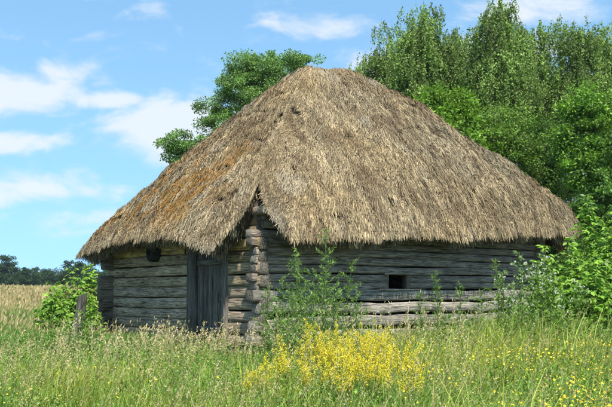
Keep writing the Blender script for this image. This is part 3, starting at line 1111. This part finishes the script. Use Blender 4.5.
# ------------------------------------------------------------------ far tree line over the left field
def far_trees():
    protos = []
    for k in range(4):
        rng = np.random.default_rng(400 + k)
        h = [9, 11, 10, 13][k]
        w = [5.0, 4.4, 5.6, 3.2][k]
        ells = [(0, 0, h * .62, w, w, h * .36), (w * .45, 0, h * .45, w * .7, w * .7, h * .3), (-w * .5, .5, h * .5, w * .65, w * .65, h * .32), (0, 0, h * .25, w * .9, w * .8, h * .25)]
        r = make_tree('distant_tree', 'tree in the dark tree line on the horizon at the left', 'tree', -60, 260, h, ells, 420 + k, nclump=110, per=110, leaf=.45,
                      ca=(.028, .06, .02), cb=(.055, .10, .035), trunk_r=.25, rc=1.3, shell=.5, group='distant tree line')
        protos.append(r)
    rng = np.random.default_rng(8)
    X = -128.0
    i = 0
    tall = False
    while X < -42:
        big = (not tall) and X > -93
        tall = tall or big
        src = protos[3 if big else int(rng.integers(0, 3))]
        o = copy_tree(src)
        if big:
            o['label'] = 'tall pointed tree standing above the rest of the distant tree line'
            del o['group']
        Y = rng.uniform(235, 290)
        o.location = (X * Y / 260, Y, float(gz(X, Y)) - .3)
        o.rotation_euler[2] = rng.uniform(0, 6)
        s = rng.uniform(.64, .88) * (1.12 if big else 1)
        if -78 < X < -60:
            s *= .95
        o.scale = (s * 1.1, s * 1.1, s)
        X += rng.uniform(2.6, 4.2)
        i += 1
    for p in protos:
        for ch in [c for c in COL.objects if c.parent == p]:
            bpy.data.objects.remove(ch)
        bpy.data.objects.remove(p)


far_trees()


# ------------------------------------------------------------------ grasses
def in_barn(x, y, m=0.0):
    a, b = to_local(x, y)
    return (a > -m) & (a < LU + m) & (b > -m) & (b < LV + m)


def scatter(rng, n, y0, y1, margin=1.18, power=1.0, pad=.5):
    """points in the view wedge, uniform per area times (1/y)^power"""
    u = rng.random(n)
    e = 2 - power
    if abs(e) < 1e-6:
        y = y0 * (y1 / y0) ** u
    else:
        y = (y0 ** e + (y1 ** e - y0 ** e) * u) ** (1 / e)
    x = (rng.random(n) * 2 - 1) * (.36 * margin * y + pad)
    ok = ~in_barn(x, y, -.02)
    # nothing shows behind the barn
    return x[ok], y[ok]


def blades(mb, rng, x, y, h, w, cb, ct, bend=.35, z=None, k=4, flat=.0, windx=.12):
    n = len(x)
    z0 = gz(x, y) - .02 if z is None else z
    a = rng.random(n) * 2 * np.pi
    d = np.stack([np.cos(a), np.sin(a), np.zeros(n)], -1)
    bd = (bend * rng.uniform(.2, 1.6, n) * h)[:, None]
    t = np.linspace(0, 1, k)
    P0 = np.stack([x, y, z0], -1)
    wind = np.array([windx, -.03, 0])
    P = P0[:, None] + t[None, :, None] ** 2.1 * (d * bd + wind * h[:, None])[:, None] * 1.0
    drop = (t ** 2.6)[None] * (bd[:, 0:1] * .5)
    P[:, :, 2] += t[None] * h[:, None] - drop
    # face roughly any way
    b = rng.random(n) * 2 * np.pi
    side = np.stack([np.cos(b), np.sin(b), np.zeros(n)], -1)
    side[:, 0] = np.where(np.abs(side[:, 0]) < .3, .5, side[:, 0])
    side = unit(side)
    W = w[:, None] * np.interp(t, [0, .3, .7, 1], [.8, 1, .75, .12])[None]
    m = t[None, :, None]
    C = cb[:, None] * (1 - m) + ct[:, None] * m
    mb.ribbon(P, W, side, C)
    return P


def mixc(a, b, k):
    return np.asarray(a)[None] * (1 - k[:, None]) + np.asarray(b)[None] * k[:, None]


def near_grass():
    rng = np.random.default_rng(91)
    mb = MB()
    # leafy sward
    x, y = scatter(rng, 290000, 4.6, 19.5, power=.75)
    n = len(x)
    px = 306 + x / y * F
    patch = fbm(x * .8, y * .8, 0, 71)
    fine = noise3(x * 4, y * 4, 0, 72)
    right = np.clip((px - 300) / 200, 0, 1)
    base = .34 + .13 * patch + .11 * right + .05 * fine
    base = base * (1 - .58 * np.clip((y - 10) / 3, 0, 1) * np.clip((280 - px) / 40, 0, 1))
    base = base + .14 * np.clip((px - 420) / 100, 0, 1) * np.clip((y - 9.5) / 3, 0, 1)
    h = base * rng.uniform(.4, 1.3, n) * (1 + .55 * (rng.random(n) < .10))
    w = np.clip(.0009 * y, .0045, .014) * rng.uniform(.6, 1.4, n)
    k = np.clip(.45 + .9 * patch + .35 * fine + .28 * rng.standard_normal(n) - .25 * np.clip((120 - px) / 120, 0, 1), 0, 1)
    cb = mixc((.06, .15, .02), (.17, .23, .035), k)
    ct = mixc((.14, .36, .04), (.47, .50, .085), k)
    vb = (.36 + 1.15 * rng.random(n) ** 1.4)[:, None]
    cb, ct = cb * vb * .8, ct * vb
    dry = rng.random(n) < .08 + .10 * np.clip(-patch, 0, 1)
    ct[dry] = mixc((.40, .34, .16), (.50, .44, .24), rng.random(dry.sum()))
    cb[dry] = ct[dry] * .6
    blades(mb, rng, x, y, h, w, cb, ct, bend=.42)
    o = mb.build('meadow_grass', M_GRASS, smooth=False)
    tag(o, 'green uncut grass covering the foreground meadow in front of the barn', 'grass', kind='stuff')

    # broad small leaves (clover, vetch, yarrow) in the sward
    mb = MB()
    x, y = scatter(rng, 150000, 4.8, 18, power=.8)
    px = 306 + x / y * F
    keep = rng.random(len(x)) < np.clip(.25 + .6 * fbm(x * .7, y * .7, 3, 75) + .5 * np.clip((px - 380) / 150, 0, 1) + .35 * np.clip((130 - px) / 60, 0, 1) * (y > 14), 0.05, 1)
    x, y = x[keep], y[keep]
    n = len(x)
    px = 306 + x / y * F
    z = gz(x, y) + rng.uniform(.05, .42, n) * (1 + .35 * np.clip((px - 420) / 150, 0, 1))
    g = unit(rng.standard_normal((n, 3)) + np.array([0, 0, .3]))
    nm = unit(rng.normal(0, .5, (n, 3)) + np.array([0, 0, 1.]))
    L = rng.uniform(.02, .06, n)
    col = leaf_cols(rng, n, (.05, .14, .025), (.20, .32, .06), .4)
    mb.leaves(np.stack([x, y, z], -1), g, nm, L, L * .5, col, .1)
    o = mb.build('ground_cover', M_LEAF, smooth=False)
    tag(o, 'small-leaved clover and herbs between the foreground grass', 'ground cover', kind='stuff')

    # flowering grass stalks: fine stem + open seed head
    mb = MB()
    zones = [  # count, y0, y1, fn(px,y)->prob, height range, colour a, b
        (9000, 5.5, 14.6, lambda px, y: (.26 + .14 * (px < 260) + .06 * (px > 430)) * (1 - .6 * (px < 265) * (y > 11)), (.42, .70), (.36, .33, .14), (.52, .44, .24)),
        (5200, 12.0, 15.6, lambda px, y: .42 * (px > 60) * (px < 262) * (y > 12.5), (.35, .86), (.50, .40, .20), (.62, .50, .30)),
        (1500, 6.5, 12.5, lambda px, y: .7, (.6, .95), (.40, .36, .15), (.58, .47, .25)),
        (2600, 12, 16.5, lambda px, y: .7 * (px > 262) * (px < 470), (.6, 1.15), (.50, .40, .20), (.62, .52, .32)),
        (900, 12.5, 16, lambda px, y: 1.0 * (px > 545) * (px < 580), (.7, 1.15), (.40, .30, .15), (.52, .40, .22)),
    ]
    for cnt, y0, y1, fn, hr, ca, cc in zones:
        x, y = scatter(rng, cnt, y0, y1, power=.9)
        px = 306 + x / y * F
        pr = fn(px, y) * np.clip(.6 + .9 * fbm(x * .9, y * .9, 0, 81), .05, 1)
        kp = rng.random(len(x)) < pr
        x, y = x[kp], y[kp]
        n = len(x)
        h = rng.uniform(hr[0], hr[1], n)
        c = mixc(ca, cc, rng.random(n))
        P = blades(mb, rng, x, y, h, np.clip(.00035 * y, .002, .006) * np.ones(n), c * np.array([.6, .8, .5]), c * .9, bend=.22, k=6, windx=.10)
        # seed head: spikelets along the top quarter, drooping
        ns = 22
        f = rng.random((n, ns))
        top, pre = P[:, -1], P[:, -3]
        A = pre[:, None] + (top - pre)[:, None] * f[..., None] * 1.05
        A = A.reshape(-1, 3)
        dd = unit(np.repeat(top - pre, ns, 0) + rng.normal(0, .5, (n * ns, 3)) * .15 + np.array([0, 0, -.02]))
        L = rng.uniform(.018, .04, n * ns) * np.repeat(np.clip(y / 11, .7, 1.4), ns)
        mb.leaves(A + rng.normal(0, .006, A.shape), unit(dd + rng.normal(0, .35, A.shape)), unit(rng.standard_normal(A.shape)), L, L * .32,
                  np.repeat(c, ns, 0) * rng.uniform(.8, 1.2, n * ns)[:, None])
    o = mb.build('seeding_grass', M_GRASS, smooth=False)
    tag(o, 'dry straw-coloured grass stalks with seed heads in front of the walls', 'grass', kind='stuff')

    # frothy yellow-green bedstraw in bud, standing in loose drifts
    mb = MB()
    x, y = scatter(rng, 7000, 6.5, 13.6, power=.8)
    px = 306 + x / y * F
    pr = np.clip((px - 400) / 60, .10, 1) * np.clip(.5 + 1.2 * fbm(x * .8, y * .8, 0, 88), 0.03, 1) * np.clip((y - 6.0) / 4, .25, 1)
    kp = rng.random(len(x)) < pr * .75
    x, y = x[kp], y[kp]
    n = len(x)
    h = rng.uniform(.38, .66, n) + .12 * np.clip((y - 10) / 3, 0, 1)
    cc = mixc((.20, .30, .05), (.42, .44, .10), rng.random(n))
    P = blades(mb, rng, x, y, h, np.full(n, .004), cc * .6, cc, bend=.12, k=5, windx=.05)
    ns = 46
    f = rng.random((n, ns))
    A = P[:, 2][:, None] + (P[:, -1] - P[:, 2])[:, None] * f[..., None]
    wd = (.055 * (1.1 - f) + .008)[..., None]
    A = (A + rng.normal(0, 1, (n, ns, 3)) * wd * np.array([1, 1, .6])).reshape(-1, 3)
    L = rng.uniform(.010, .022, n * ns)
    mb.leaves(A, unit(rng.standard_normal(A.shape)), unit(rng.standard_normal(A.shape)), L, L * .55, np.repeat(cc, ns, 0) * rng.uniform(.7, 1.3, n * ns)[:, None])
    o = mb.build('budding_bedstraw', M_GRASS, smooth=False)
    tag(o, 'frothy yellow-green bedstraw in bud drifting through the grass on the right', 'ground cover', kind='stuff')

    # little yellow flowers low in the meadow
    mb = MB()
    x, y = scatter(rng, 24000, 5.6, 12.5, power=.6)
    px = 306 + x / y * F
    pr = np.clip((px - 330) / 200, 0.035, 1) * np.clip(.35 + .9 * fbm(x * 1.1, y * 1.1, 0, 85), 0.02, 1) * np.clip((13 - y) / 4, 0, 1)
    kp = rng.random(len(x)) < pr
    x, y = x[kp], y[kp]
    n = len(x)
    z = gz(x, y) + rng.uniform(.36, .62, n)
    ctr = np.stack([x, y, z], -1)
    up = unit(rng.normal(0, .5, (n, 3)) + np.array([.1, -.5, 1.]))
    e1 = unit(np.cross(up, np.array([1.0, .2, .1])))
    e2 = np.cross(up, e1)
    R = rng.uniform(.006, .015, n)
    col = leaf_cols(rng, n, (.75, .52, .02), (.85, .66, .05), .1)
    for k in range(5):
        a = k * 2 * np.pi / 5
        axx = unit(e1 * math.cos(a) + e2 * math.sin(a) + up * .25)
        mb.leaves(ctr, axx, up, R, R * .95, col, .1, wide=.6)
    # stems
    fl = mb.build('yellow_wildflowers', M_FLOWER, smooth=False)
    tag(fl, 'many small yellow flowers dotted through the foreground grass', 'flowers', kind='stuff')
    mb = MB()
    blades(mb, rng, x, y, z - gz(x, y) + .02, np.full(n, .003), np.tile((.06, .12, .03), (n, 1)), np.tile((.10, .2, .05), (n, 1)), bend=0.0, windx=0, k=3)
    o = mb.build('flower_stems', M_LEAF, smooth=False)
    tag(o, 'thin green stems under the small yellow flowers', 'stems', kind='stuff')


near_grass()


def field():
    """the open field at the left, running back to the tree line"""
    rng = np.random.default_rng(101)
    mb = MB()
    n = 150000
    u = rng.random(n)
    y = 17 * (170 / 17) ** (u ** 1.25)
    x = -.02 * y - rng.random(n) * .46 * y
    ok = ~in_barn(x, y, .1)
    a, b = to_local(x, y)
    ok &= ~((a > -.1) & (y < 60) & (x / y > -.19))
    x, y = x[ok], y[ok]
    n = len(x)
    patch = fbm(x * .25, y * .25, 0, 111)
    f = np.clip((y - 33) / 18, 0, 1)
    h = (.42 + .12 * patch + .28 * f) * rng.uniform(.6, 1.15, n)
    w = np.clip(.00075 * y, .008, .08) * rng.uniform(.6, 1.4, n)
    gold = np.clip(f * .9 + .25 * patch + .2 * rng.standard_normal(n), 0, 1)
    cb = mixc((.07, .16, .025), (.26, .25, .08), gold)
    ct = mixc((.14, .30, .045), (.56, .43, .21), gold)
    blades(mb, rng, x, y, h, w, cb, ct, bend=.22)
    # pale seed heads
    i = np.where(rng.random(n) < .08 + .5 * f)[0]
    m = len(i)
    hh = h[i] * rng.uniform(.95, 1.35, m)
    P = np.stack([x[i], y[i], gz(x[i], y[i]) + hh], -1)
    ax = unit(rng.normal(0, .25, (m, 3)) + np.array([.15, 0, 1.]))
    L = np.clip(.006 * y[i], .07, .25)
    mb.leaves(P - ax * L[:, None] * .6, ax, unit(rng.standard_normal((m, 3))), L, w[i] * 1.6 + .006, mixc((.34, .27, .12), (.52, .40, .21), rng.random(m)))
    o = mb.build('field_grass', M_GRASS, smooth=False)
    tag(o, 'tall pale golden grass of the open field at the left', 'grass', kind='stuff')
    # rough grass under the trees and at the right
    mb = MB()
    n = 30000
    y = rng.uniform(17, 60, n)
    x = rng.uniform(.28, .55, n) * y
    ok = ~in_barn(x, y, .1)
    x, y = x[ok], y[ok]
    n = len(x)
    k = rng.random(n)
    blades(mb, rng, x, y, rng.uniform(.3, .7, n), np.full(n, .02), mixc((.04, .08, .02), (.08, .11, .03), k), mixc((.08, .15, .03), (.16, .2, .06), k))
    o = mb.build('wood_edge_grass', M_GRASS, smooth=False)
    tag(o, 'rough green grass at the edge of the wood on the right', 'grass', kind='stuff')


field()


# ------------------------------------------------------------------ flowering clumps
def yellow_clump(x, y, r, h, nst, seed, label):
    rng = np.random.default_rng(seed)
    z0 = float(gz(x, y))
    root = empty('yellow_bedstraw', (x, y, z0))
    tag(root, label, 'flowers', 'yellow bedstraw clumps before the barn corner')
    st, fl = MB(), MB()
    for i in range(int(nst * .85)):
        a = rng.random() * 6.283
        rr = r * 1.15 * math.sqrt(rng.random())
        bx, by = rr * .35 * math.cos(a), rr * .35 * math.sin(a)
        tx, ty = rr * math.cos(a), rr * math.sin(a)
        hh = h * rng.uniform(.55, 1.08)
        s = np.linspace(0, 1, 6)
        p = np.stack([bx + (tx - bx) * s ** 1.4, by + (ty - by) * s ** 1.4, hh * s * (1 - .06 * s)], -1)
        st.tube(p, .0035 * (1 - .5 * s), 4, (.14, .22, .06), cap=False)
        # whorls of narrow leaves
        nl = 70
        f = rng.random(nl) * .75
        P = np.stack([np.interp(f, s, p[:, k]) for k in range(3)], -1)
        g = unit(rng.normal(0, 1, (nl, 3)) * np.array([1, 1, .35]) + np.array([0, 0, .4]))
        st.leaves(P, g, unit(rng.standard_normal((nl, 3))), rng.uniform(.02, .045, nl), rng.uniform(.003, .007, nl), leaf_cols(rng, nl, (.07, .15, .03), (.15, .25, .06)))
        # plume: side branches with froth of florets
        nb = 9
        for b in range(nb):
            f = .58 + .42 * b / nb
            o = np.array([np.interp(f, s, p[:, k]) for k in range(3)])
            ba = rng.random() * 6.283
            bl = (.10 * (1 - (f - .58) / .5) + .015) * rng.uniform(.6, 1.2)
            d = np.array([math.cos(ba) * .75, math.sin(ba) * .75, .75])
            nf = 30
            q = rng.random(nf)
            P = o + d * (bl * q)[:, None] + rng.normal(0, .008, (nf, 3))
            fl.leaves(P, unit(rng.standard_normal((nf, 3))), unit(rng.standard_normal((nf, 3)) + np.array([0, -.3, .6])), rng.uniform(.007, .014, nf), rng.uniform(.006, .011, nf),
                      leaf_cols(rng, nf, (.62, .50, .02), (.86, .72, .06), .18))
    st.build('stems', M_LEAF, root, smooth=False)
    fl.build('blossom', M_FLOWER, root, smooth=False)
    return root


clumps = [  # px, Y, top py, radius, stems, words
    (352, 10.6, 330, .34, 44, 'densest tall yellow bedstraw clump under the window'),
    (380, 10.4, 333, .32, 40, 'tall yellow clump at the right end of the yellow patch'),
    (330, 10.9, 334, .24, 24, 'yellow clump just left of the densest one'),
    (398, 9.8, 350, .22, 22, 'lower yellow clump at the right foot of the yellow patch'),
    (310, 10.6, 328, .22, 18, 'loose yellow clump right of the mugwort stems'),
    (366, 9.4, 350, .30, 34, 'yellow clump in the front middle of the patch'),
    (338, 9.3, 356, .24, 20, 'small yellow clump at the front, left of the middle one'),
    (290, 10.2, 342, .22, 15, 'thin yellow clump below the barn corner'),
    (268, 9.9, 356, .20, 11, 'sparse yellow stems left of the barn corner'),
    (250, 9.5, 368, .18, 9, 'leftmost few yellow stems low in the grass'),
    (312, 9.4, 362, .22, 10, 'thin low yellow stems in front of the patch'),
    (402, 8.9, 366, .18, 9, 'small yellow tuft furthest right and lowest of the clumps'),
]
for i, (px, Y, py, r, ns, lab) in enumerate(clumps):
    x = at(px, Y)
    yellow_clump(x, Y, r * 1.15, (zat(py, Y) - float(gz(x, Y))) * 1.08 + .05, ns, 600 + i, lab)


# ------------------------------------------------------------------ tall weeds and shrubs
def weed(px, Y, py, seed, label, kind='mugwort', name='mugwort', group=None, spread=1.0, lean=0.0, dens=1.0):
    rng = np.random.default_rng(seed)
    x = at(px, Y)
    z0 = float(gz(x, Y))
    h = zat(py, Y) - z0
    root = empty(name, (x, Y, z0))
    tag(root, label, 'weed', group)
    st, lf = MB(), MB()
    s = np.linspace(0, 1, 12)
    p = np.stack([lean * h * s ** 1.5 + .02 * noise3(s * 4, seed, 0), .02 * noise3(s * 4, seed, 3), h * s], -1)
    st.tube(p, .009 * (1 - .75 * s) * (.6 + .4 * h), 6, (.16, .22, .08))
    nb = int(h * 21 * dens)
    for b in range(nb):
        f = .06 + .92 * ((b + rng.random()) / nb) ** 1.15
        o = np.array([np.interp(f, s, p[:, k]) for k in range(3)])
        a = b * 2.4 + rng.normal(0, .3)
        bl = spread * (.36 * (1 - f) ** .8 + .05) * rng.uniform(.35, 1.4)
        d = np.array([math.cos(a), math.sin(a), rng.uniform(.45, 1.0)])
        d /= np.linalg.norm(d)
        q = np.linspace(0, 1, 5)[:, None]
        bp = o + d * bl * q + np.array([0, 0, .12 * bl]) * q ** 2
        st.tube(bp, .0045 * (1 - .7 * q[:, 0]), 4, (.14, .21, .07), cap=False)
        nl = int(17 * dens * (.4 + bl / .25))
        q = rng.random(nl)
        P = o + d * (bl * q)[:, None] + rng.normal(0, .012, (nl, 3))
        g = unit(d * .8 + rng.normal(0, .75, (nl, 3)) + np.array([0, 0, .1]))
        if kind == 'mugwort':
            L = rng.uniform(.035, .085, nl)
            W = L * .26
        else:
            L = rng.uniform(.035, .08, nl)
            W = L * .4
        lf.leaves(P, g, unit(rng.normal(0, .6, (nl, 3)) + np.array([0, -.2, 1.])), L, W, leaf_cols(rng, nl, (.10, .18, .035), (.21, .32, .07)), .1)
        if kind == 'mugwort' and f > .6:
            nf = 14
            P = o + d * (bl * rng.uniform(.3, 1.1, nf))[:, None] + rng.normal(0, .008, (nf, 3))
            lf.leaves(P, unit(rng.standard_normal((nf, 3))), unit(rng.standard_normal((nf, 3))), rng.uniform(.008, .016, nf), rng.uniform(.006, .010, nf),
                      leaf_cols(rng, nf, (.16, .27, .08), (.26, .36, .14)))
        if kind == 'aster' and f > .7:
            nf = 5
            P = o + d * (bl * rng.uniform(.7, 1.15, nf))[:, None] + rng.normal(0, .012, (nf, 3))
            for kk in range(3):
                lf.leaves(P, unit(rng.standard_normal((nf, 3))), unit(rng.standard_normal((nf, 3))), np.full(nf, .024), np.full(nf, .018), np.tile((.72, .70, .68), (nf, 1)))
    st.build('stem', M_LEAF, root, smooth=True)
    lf.build('foliage', M_LEAF, root, smooth=False)
    return root


G1 = 'tall mugwort plants before the long wall'
weed(325, 13.3, 229, 801, 'tallest mugwort, its tip reaching the thatch above the long wall', group=G1, spread=1.25)
weed(301, 13.4, 248, 802, 'second tallest mugwort left of the tallest one', group=G1, spread=1.2, lean=-.03)
weed(313, 13.0, 268, 803, 'mid-height mugwort between the two tallest', group=G1, spread=1.1)
weed(345, 13.5, 262, 804, 'mugwort leaning right of the tallest one', group=G1, spread=1.15, lean=.06)
weed(284, 13.2, 276, 805, 'shorter mugwort in front of the log corner', group=G1, spread=1.1, lean=-.02)
weed(268, 13.0, 285, 806, 'small mugwort just left of the log corner', group=G1)
weed(293, 12.7, 290, 807, 'low bushy mugwort at the foot of the log corner', group=G1, spread=1.2)
weed(333, 12.7, 285, 808, 'low bushy mugwort below the tallest one', group=G1, spread=1.2)
for i, (px, Y, py, lab) in enumerate([(276, 12.6, 305, 'low mugwort at the left of its thicket'), (308, 12.3, 298, 'low leafy mugwort in the front middle of its thicket'),
                                      (322, 13.9, 272, 'mugwort close behind the tallest one'), 
                                      (296, 13.8, 262, 'mugwort close to the wall behind the second tallest'), (289, 12.1, 318, 'lowest mugwort in front of the log corner')]):
    weed(px, Y, py, 870 + i, lab, group=G1, spread=1.25)
weed(357, 13.2, 288, 809, 'low mugwort left of the window', group=G1)
weed(436, 14.2, 272, 810, 'slender weed right of the window', group=G1, spread=.7)
weed(459, 14.0, 282, 811, 'short slender weed midway along the lit lower logs', group=G1, spread=.7)
weed(419, 13.8, 292, 812, 'low slender weed under the right side of the window', group=G1, spread=.7)
weed(496, 14.6, 258, 813, 'tall slender weed before the right end of the long wall', group=G1, spread=.85)
weed(480, 14.0, 290, 814, 'bushy weed left of the tall slender one at the right end', group=G1, spread=1.0)
G2 = 'white-flowered weeds by the elder bushes'
weed(520, 14.4, 252, 820, 'white-flowered weed left of the elder bushes', 'aster', 'flowering_weed', G2, 1.1)
weed(535, 13.8, 262, 821, 'white-flowered weed standing against the elder bushes', 'aster', 'flowering_weed', G2, 1.1)
weed(510, 13.6, 284, 822, 'low white-flowered weed nearest the long wall', 'aster', 'flowering_weed', G2, 1.0)
weed(551, 13.5, 272, 823, 'white-flowered weed among the dry stalks on the right', 'aster', 'flowering_weed', G2, 1.0)
for i, (px, Y, py, kd, lab) in enumerate([(528, 14.9, 262, 'aster', 'white-flowered weed half hidden between the two tall ones'), (502, 14.2, 272, 'aster', 'white-flowered weed at the left end of its thicket'),
                                        (544, 14.2, 256, 'aster', 'tall white-flowered weed nearest the right eave'), (518, 13.2, 298, 'aster', 'low white-flowered weed in the front of its thicket'),
                                        (560, 13.0, 296, 'aster', 'low white-flowered weed under the dry stalks'), (578, 13.4, 280, 'aster', 'white-flowered weed against the lower elders')]):
    weed(px, Y, py, 860 + i, lab, kd, 'flowering_weed', G2, 1.15)
G3 = 'leafy weeds at the right foreground'
for i, (px, Y, py, lab) in enumerate([(505, 12.2, 322, 'green leafy weed below the white-flowered ones'), (532, 12.0, 312, 'leafy weed in front of the dry stalks'),
                                      (566, 12.2, 318, 'leafy weed at the foot of the elder bushes'), (470, 12.6, 318, 'leafy weed in the grass under the long wall'),
                                      (596, 12.0, 322, 'leafy weed by the right edge'), (445, 12.8, 312, 'small leafy weed before the lit logs')]):
    weed(px, Y, py, 830 + i, lab, 'leafy', 'leafy_weed', G3, 1.1)
G4 = 'weeds round the leaning post'
weed(84, 16.2, 308, 840, 'green weed at the right foot of the leaning post', 'leafy', 'leafy_weed', G4, 1.2)
weed(66, 16.0, 322, 841, 'green weed at the left foot of the leaning post', 'leafy', 'leafy_weed', G4, 1.2)
weed(94, 16.4, 318, 842, 'weed between the leaning post and the barn', 'leafy', 'leafy_weed', G4, 1.1)
weed(55, 17.0, 312, 843, 'weed at the left edge of the post thicket', 'leafy', 'leafy_weed', G4, 1.2)


def elder(px, Y, py, seed, label, group, nst=7, wpx=30, leaf=.108, ca=(.11, .24, .025), cb=(.27, .43, .055), name='elder_bush'):
    rng = np.random.default_rng(seed)
    x = at(px, Y)
    z0 = float(gz(x, Y))
    H = zat(py, Y) - z0
    R = wpx / F * Y
    root = empty(name, (x, Y, z0))
    tag(root, label, 'bush', group)
    st, lf = MB(), MB()
    for i in range(nst):
        a = rng.random() * 6.283
        rr = R * math.sqrt(rng.random()) if i else 0.0
        tx, ty = rr * math.cos(a), rr * math.sin(a) * .8
        h = H * (1 - .45 * (rr / R) ** 1.5) * (rng.uniform(.75, 1.0) if i else 1)
        s = np.linspace(0, 1, 9)
        p = np.stack([tx * (.2 + .8 * s ** .8), ty * (.2 + .8 * s ** .8), h * s], -1)
        p[:, :2] += .03 * rng.standard_normal((9, 2))
        st.tube(p, .014 * (1 - .75 * s), 5, (.15, .17, .08), cap=False)
        nn = int(h / .08)
        for b in range(nn):
            f = .1 + .9 * (b + .5) / nn
            o = np.array([np.interp(f, s, p[:, k]) for k in range(3)])
            aa = b * 1.57 + rng.normal(0, .35)
            for sg in (0, 1):
                a2 = aa + sg * math.pi
                pl = (.12 + .20 * (1 - f)) * rng.uniform(.7, 1.2)
                d = np.array([math.cos(a2), math.sin(a2), .45 + .3 * f])
                d /= np.linalg.norm(d)
                e = o + d * pl
                st.tube([o, e], [.003, .002], 4, (.16, .26, .06), cap=False)
                # compound leaf: five leaflets
                dd = d.copy()
                dd[2] = -.15
                dd /= np.linalg.norm(dd)
                sdv = np.cross(dd, [0, 0, 1.0])
                sdv /= np.linalg.norm(sdv) + 1e-6
                ax = np.stack([dd, dd * .55 + sdv, dd * .55 - sdv, dd * .1 + sdv, dd * .1 - sdv])
                ax = unit(ax + rng.normal(0, .15, (5, 3)))
                P = np.stack([e, e, e, e - d * pl * .35, e - d * pl * .35])
                L = leaf * np.array([1.1, .95, .95, .85, .85]) * rng.uniform(.75, 1.2)
                nm = unit(np.tile([.1, -.6, .9], (5, 1)) + rng.normal(0, .6, (5, 3)))
                ax[:, 2] += rng.normal(-.25, .3, 5)
                ax = unit(ax)
                lf.leaves(P, ax, nm, L, L * .52, leaf_cols(rng, 5, ca, cb, .25) * rng.uniform(.65, 1.2), .10, .4)
    st.build('stems', M_LEAF, root)
    lf.build('foliage', M_LEAF, root, smooth=False)
    return root


GE = 'elder bushes at the right end of the barn'
elder(592, 15.6, 197, 901, 'tallest bright green elder with tiered leaves at the right', GE, 10, 30)
elder(570, 15.2, 240, 902, 'elder bush touching the right eave of the barn', GE, 12, 32)
elder(612, 14.8, 214, 903, 'elder bush cut by the right edge', GE, 12, 30)
elder(545, 16.0, 248, 904, 'elder bush in front of the last logs of the long wall', GE, 9, 24)
elder(594, 14.2, 256, 905, 'lower elder bush in front of the tallest one', GE, 14, 34)
elder(566, 14.2, 284, 906, 'low elder bush behind the dry stalks', GE, 12, 28)
elder(628, 15.8, 200, 908, 'elder bush mostly outside the right edge', GE, 10, 26)
GL = 'bushes behind the leaning post'
elder(72, 21.5, 270, 911, 'bright bush left of the barn, behind the leaning post', GL, 18, 26, leaf=.11)
elder(90, 22.0, 266, 912, 'bright bush half hidden by the left corner of the barn', GL, 14, 18, leaf=.11)
elder(56, 20.5, 284, 913, 'low bush at the left side of the post thicket', GL, 12, 14, leaf=.12)
elder(86, 18.6, 292, 914, 'low bush between the post and the barn corner', GL, 10, 13, leaf=.10)


def lean_post():
    Y = 17.0
    x = at(74, Y)
    root_z = float(gz(x, Y)) - .1
    mb = MB()
    k = 14
    m = 10
    s = np.linspace(0, 1, k)
    a = np.linspace(0, 2 * np.pi, m, endpoint=False)
    Sg, Ag = np.meshgrid(s, a, indexing='ij')
    r = .105 * (1 + .22 * noise3(np.cos(Ag) * 1.5, np.sin(Ag) * 1.5, Sg * 3, 5)) * (1.05 - .15 * Sg)
    X = .20 * Sg + r * np.cos(Ag)
    Yy = r * np.sin(Ag) * .8
    Z = Sg * 1.26 + (Sg > .99) * (.05 * np.cos(Ag + .4) + .03 * noise3(np.cos(Ag) * 3, np.sin(Ag) * 3, 0, 9))
    v = np.stack([X, Yy, Z], -1).reshape(-1, 3)
    i = np.arange(k - 1)[:, None] * m
    j = np.arange(m)[None]
    q = np.stack([i + j, i + (j + 1) % m, i + m + (j + 1) % m, i + m + j], -1).reshape(-1, 4)
    mb.add(v, q, c=(.13, .115, .095))
    top = v[-m:]
    vv = np.concatenate([top, top.mean(0)[None] - [0, 0, .02]])
    jj = np.arange(m)
    mb.add(vv, t=np.stack([jj, (jj + 1) % m, np.full(m, m)], -1), c=(.2, .18, .15))
    o = mb.build('wooden_post', M_WOODZ)
    o.location = (x, Y, root_z)
    tag(o, 'dark weathered post stump leaning right beside the left corner of the barn', 'post')


lean_post()


def dead_twigs():
    rng = np.random.default_rng(77)
    x, y = to_world(LU + .35, -.35)
    mb = MB()
    lf = MB()
    root = empty('dead_branch', (x, y, 2.45))
    tag(root, 'withered reddish brown leaves hanging under the right eave corner', 'branch')
    for i in range(9):
        d = np.array([rng.normal(0, .13), rng.normal(0, .13), -rng.uniform(.2, .5)])
        q = np.linspace(0, 1, 5)[:, None]
        mb.tube(np.array([[0, 0, .05]]) + d * q, .005 * (1 - .5 * q[:, 0]), 4, (.14, .08, .05), cap=False)
        n = 34
        P = d * rng.random(n)[:, None] + rng.normal(0, .035, (n, 3))
        lf.leaves(P, unit(rng.normal(0, .4, (n, 3)) + [0, 0, -1]), unit(rng.standard_normal((n, 3))), rng.uniform(.05, .09, n), rng.uniform(.015, .03, n),
                  leaf_cols(rng, n, (.22, .10, .05), (.38, .20, .11)), .1)
    mb.build('twig', M_BARK, root)
    lf.build('leaves', M_LEAF, root, smooth=False)


dead_twigs()


# ------------------------------------------------------------------ the summer air
def haze():
    m, t, out = new_mat('haze_air')
    pv = nd(t, 'ShaderNodeVolumePrincipled')
    pv.inputs['Color'].default_value = (.80, .90, 1.0, 1)
    pv.inputs['Density'].default_value = .00016
    pv.inputs['Anisotropy'].default_value = .2
    t.links.new(pv.outputs[0], out.inputs['Volume'])
    mb = MB()
    mb.box((-2600, -900, -4), (2600, 3600, 30))
    o = mb.build('haze', m, smooth=False)
    tag(o, kind='stuff')


haze()
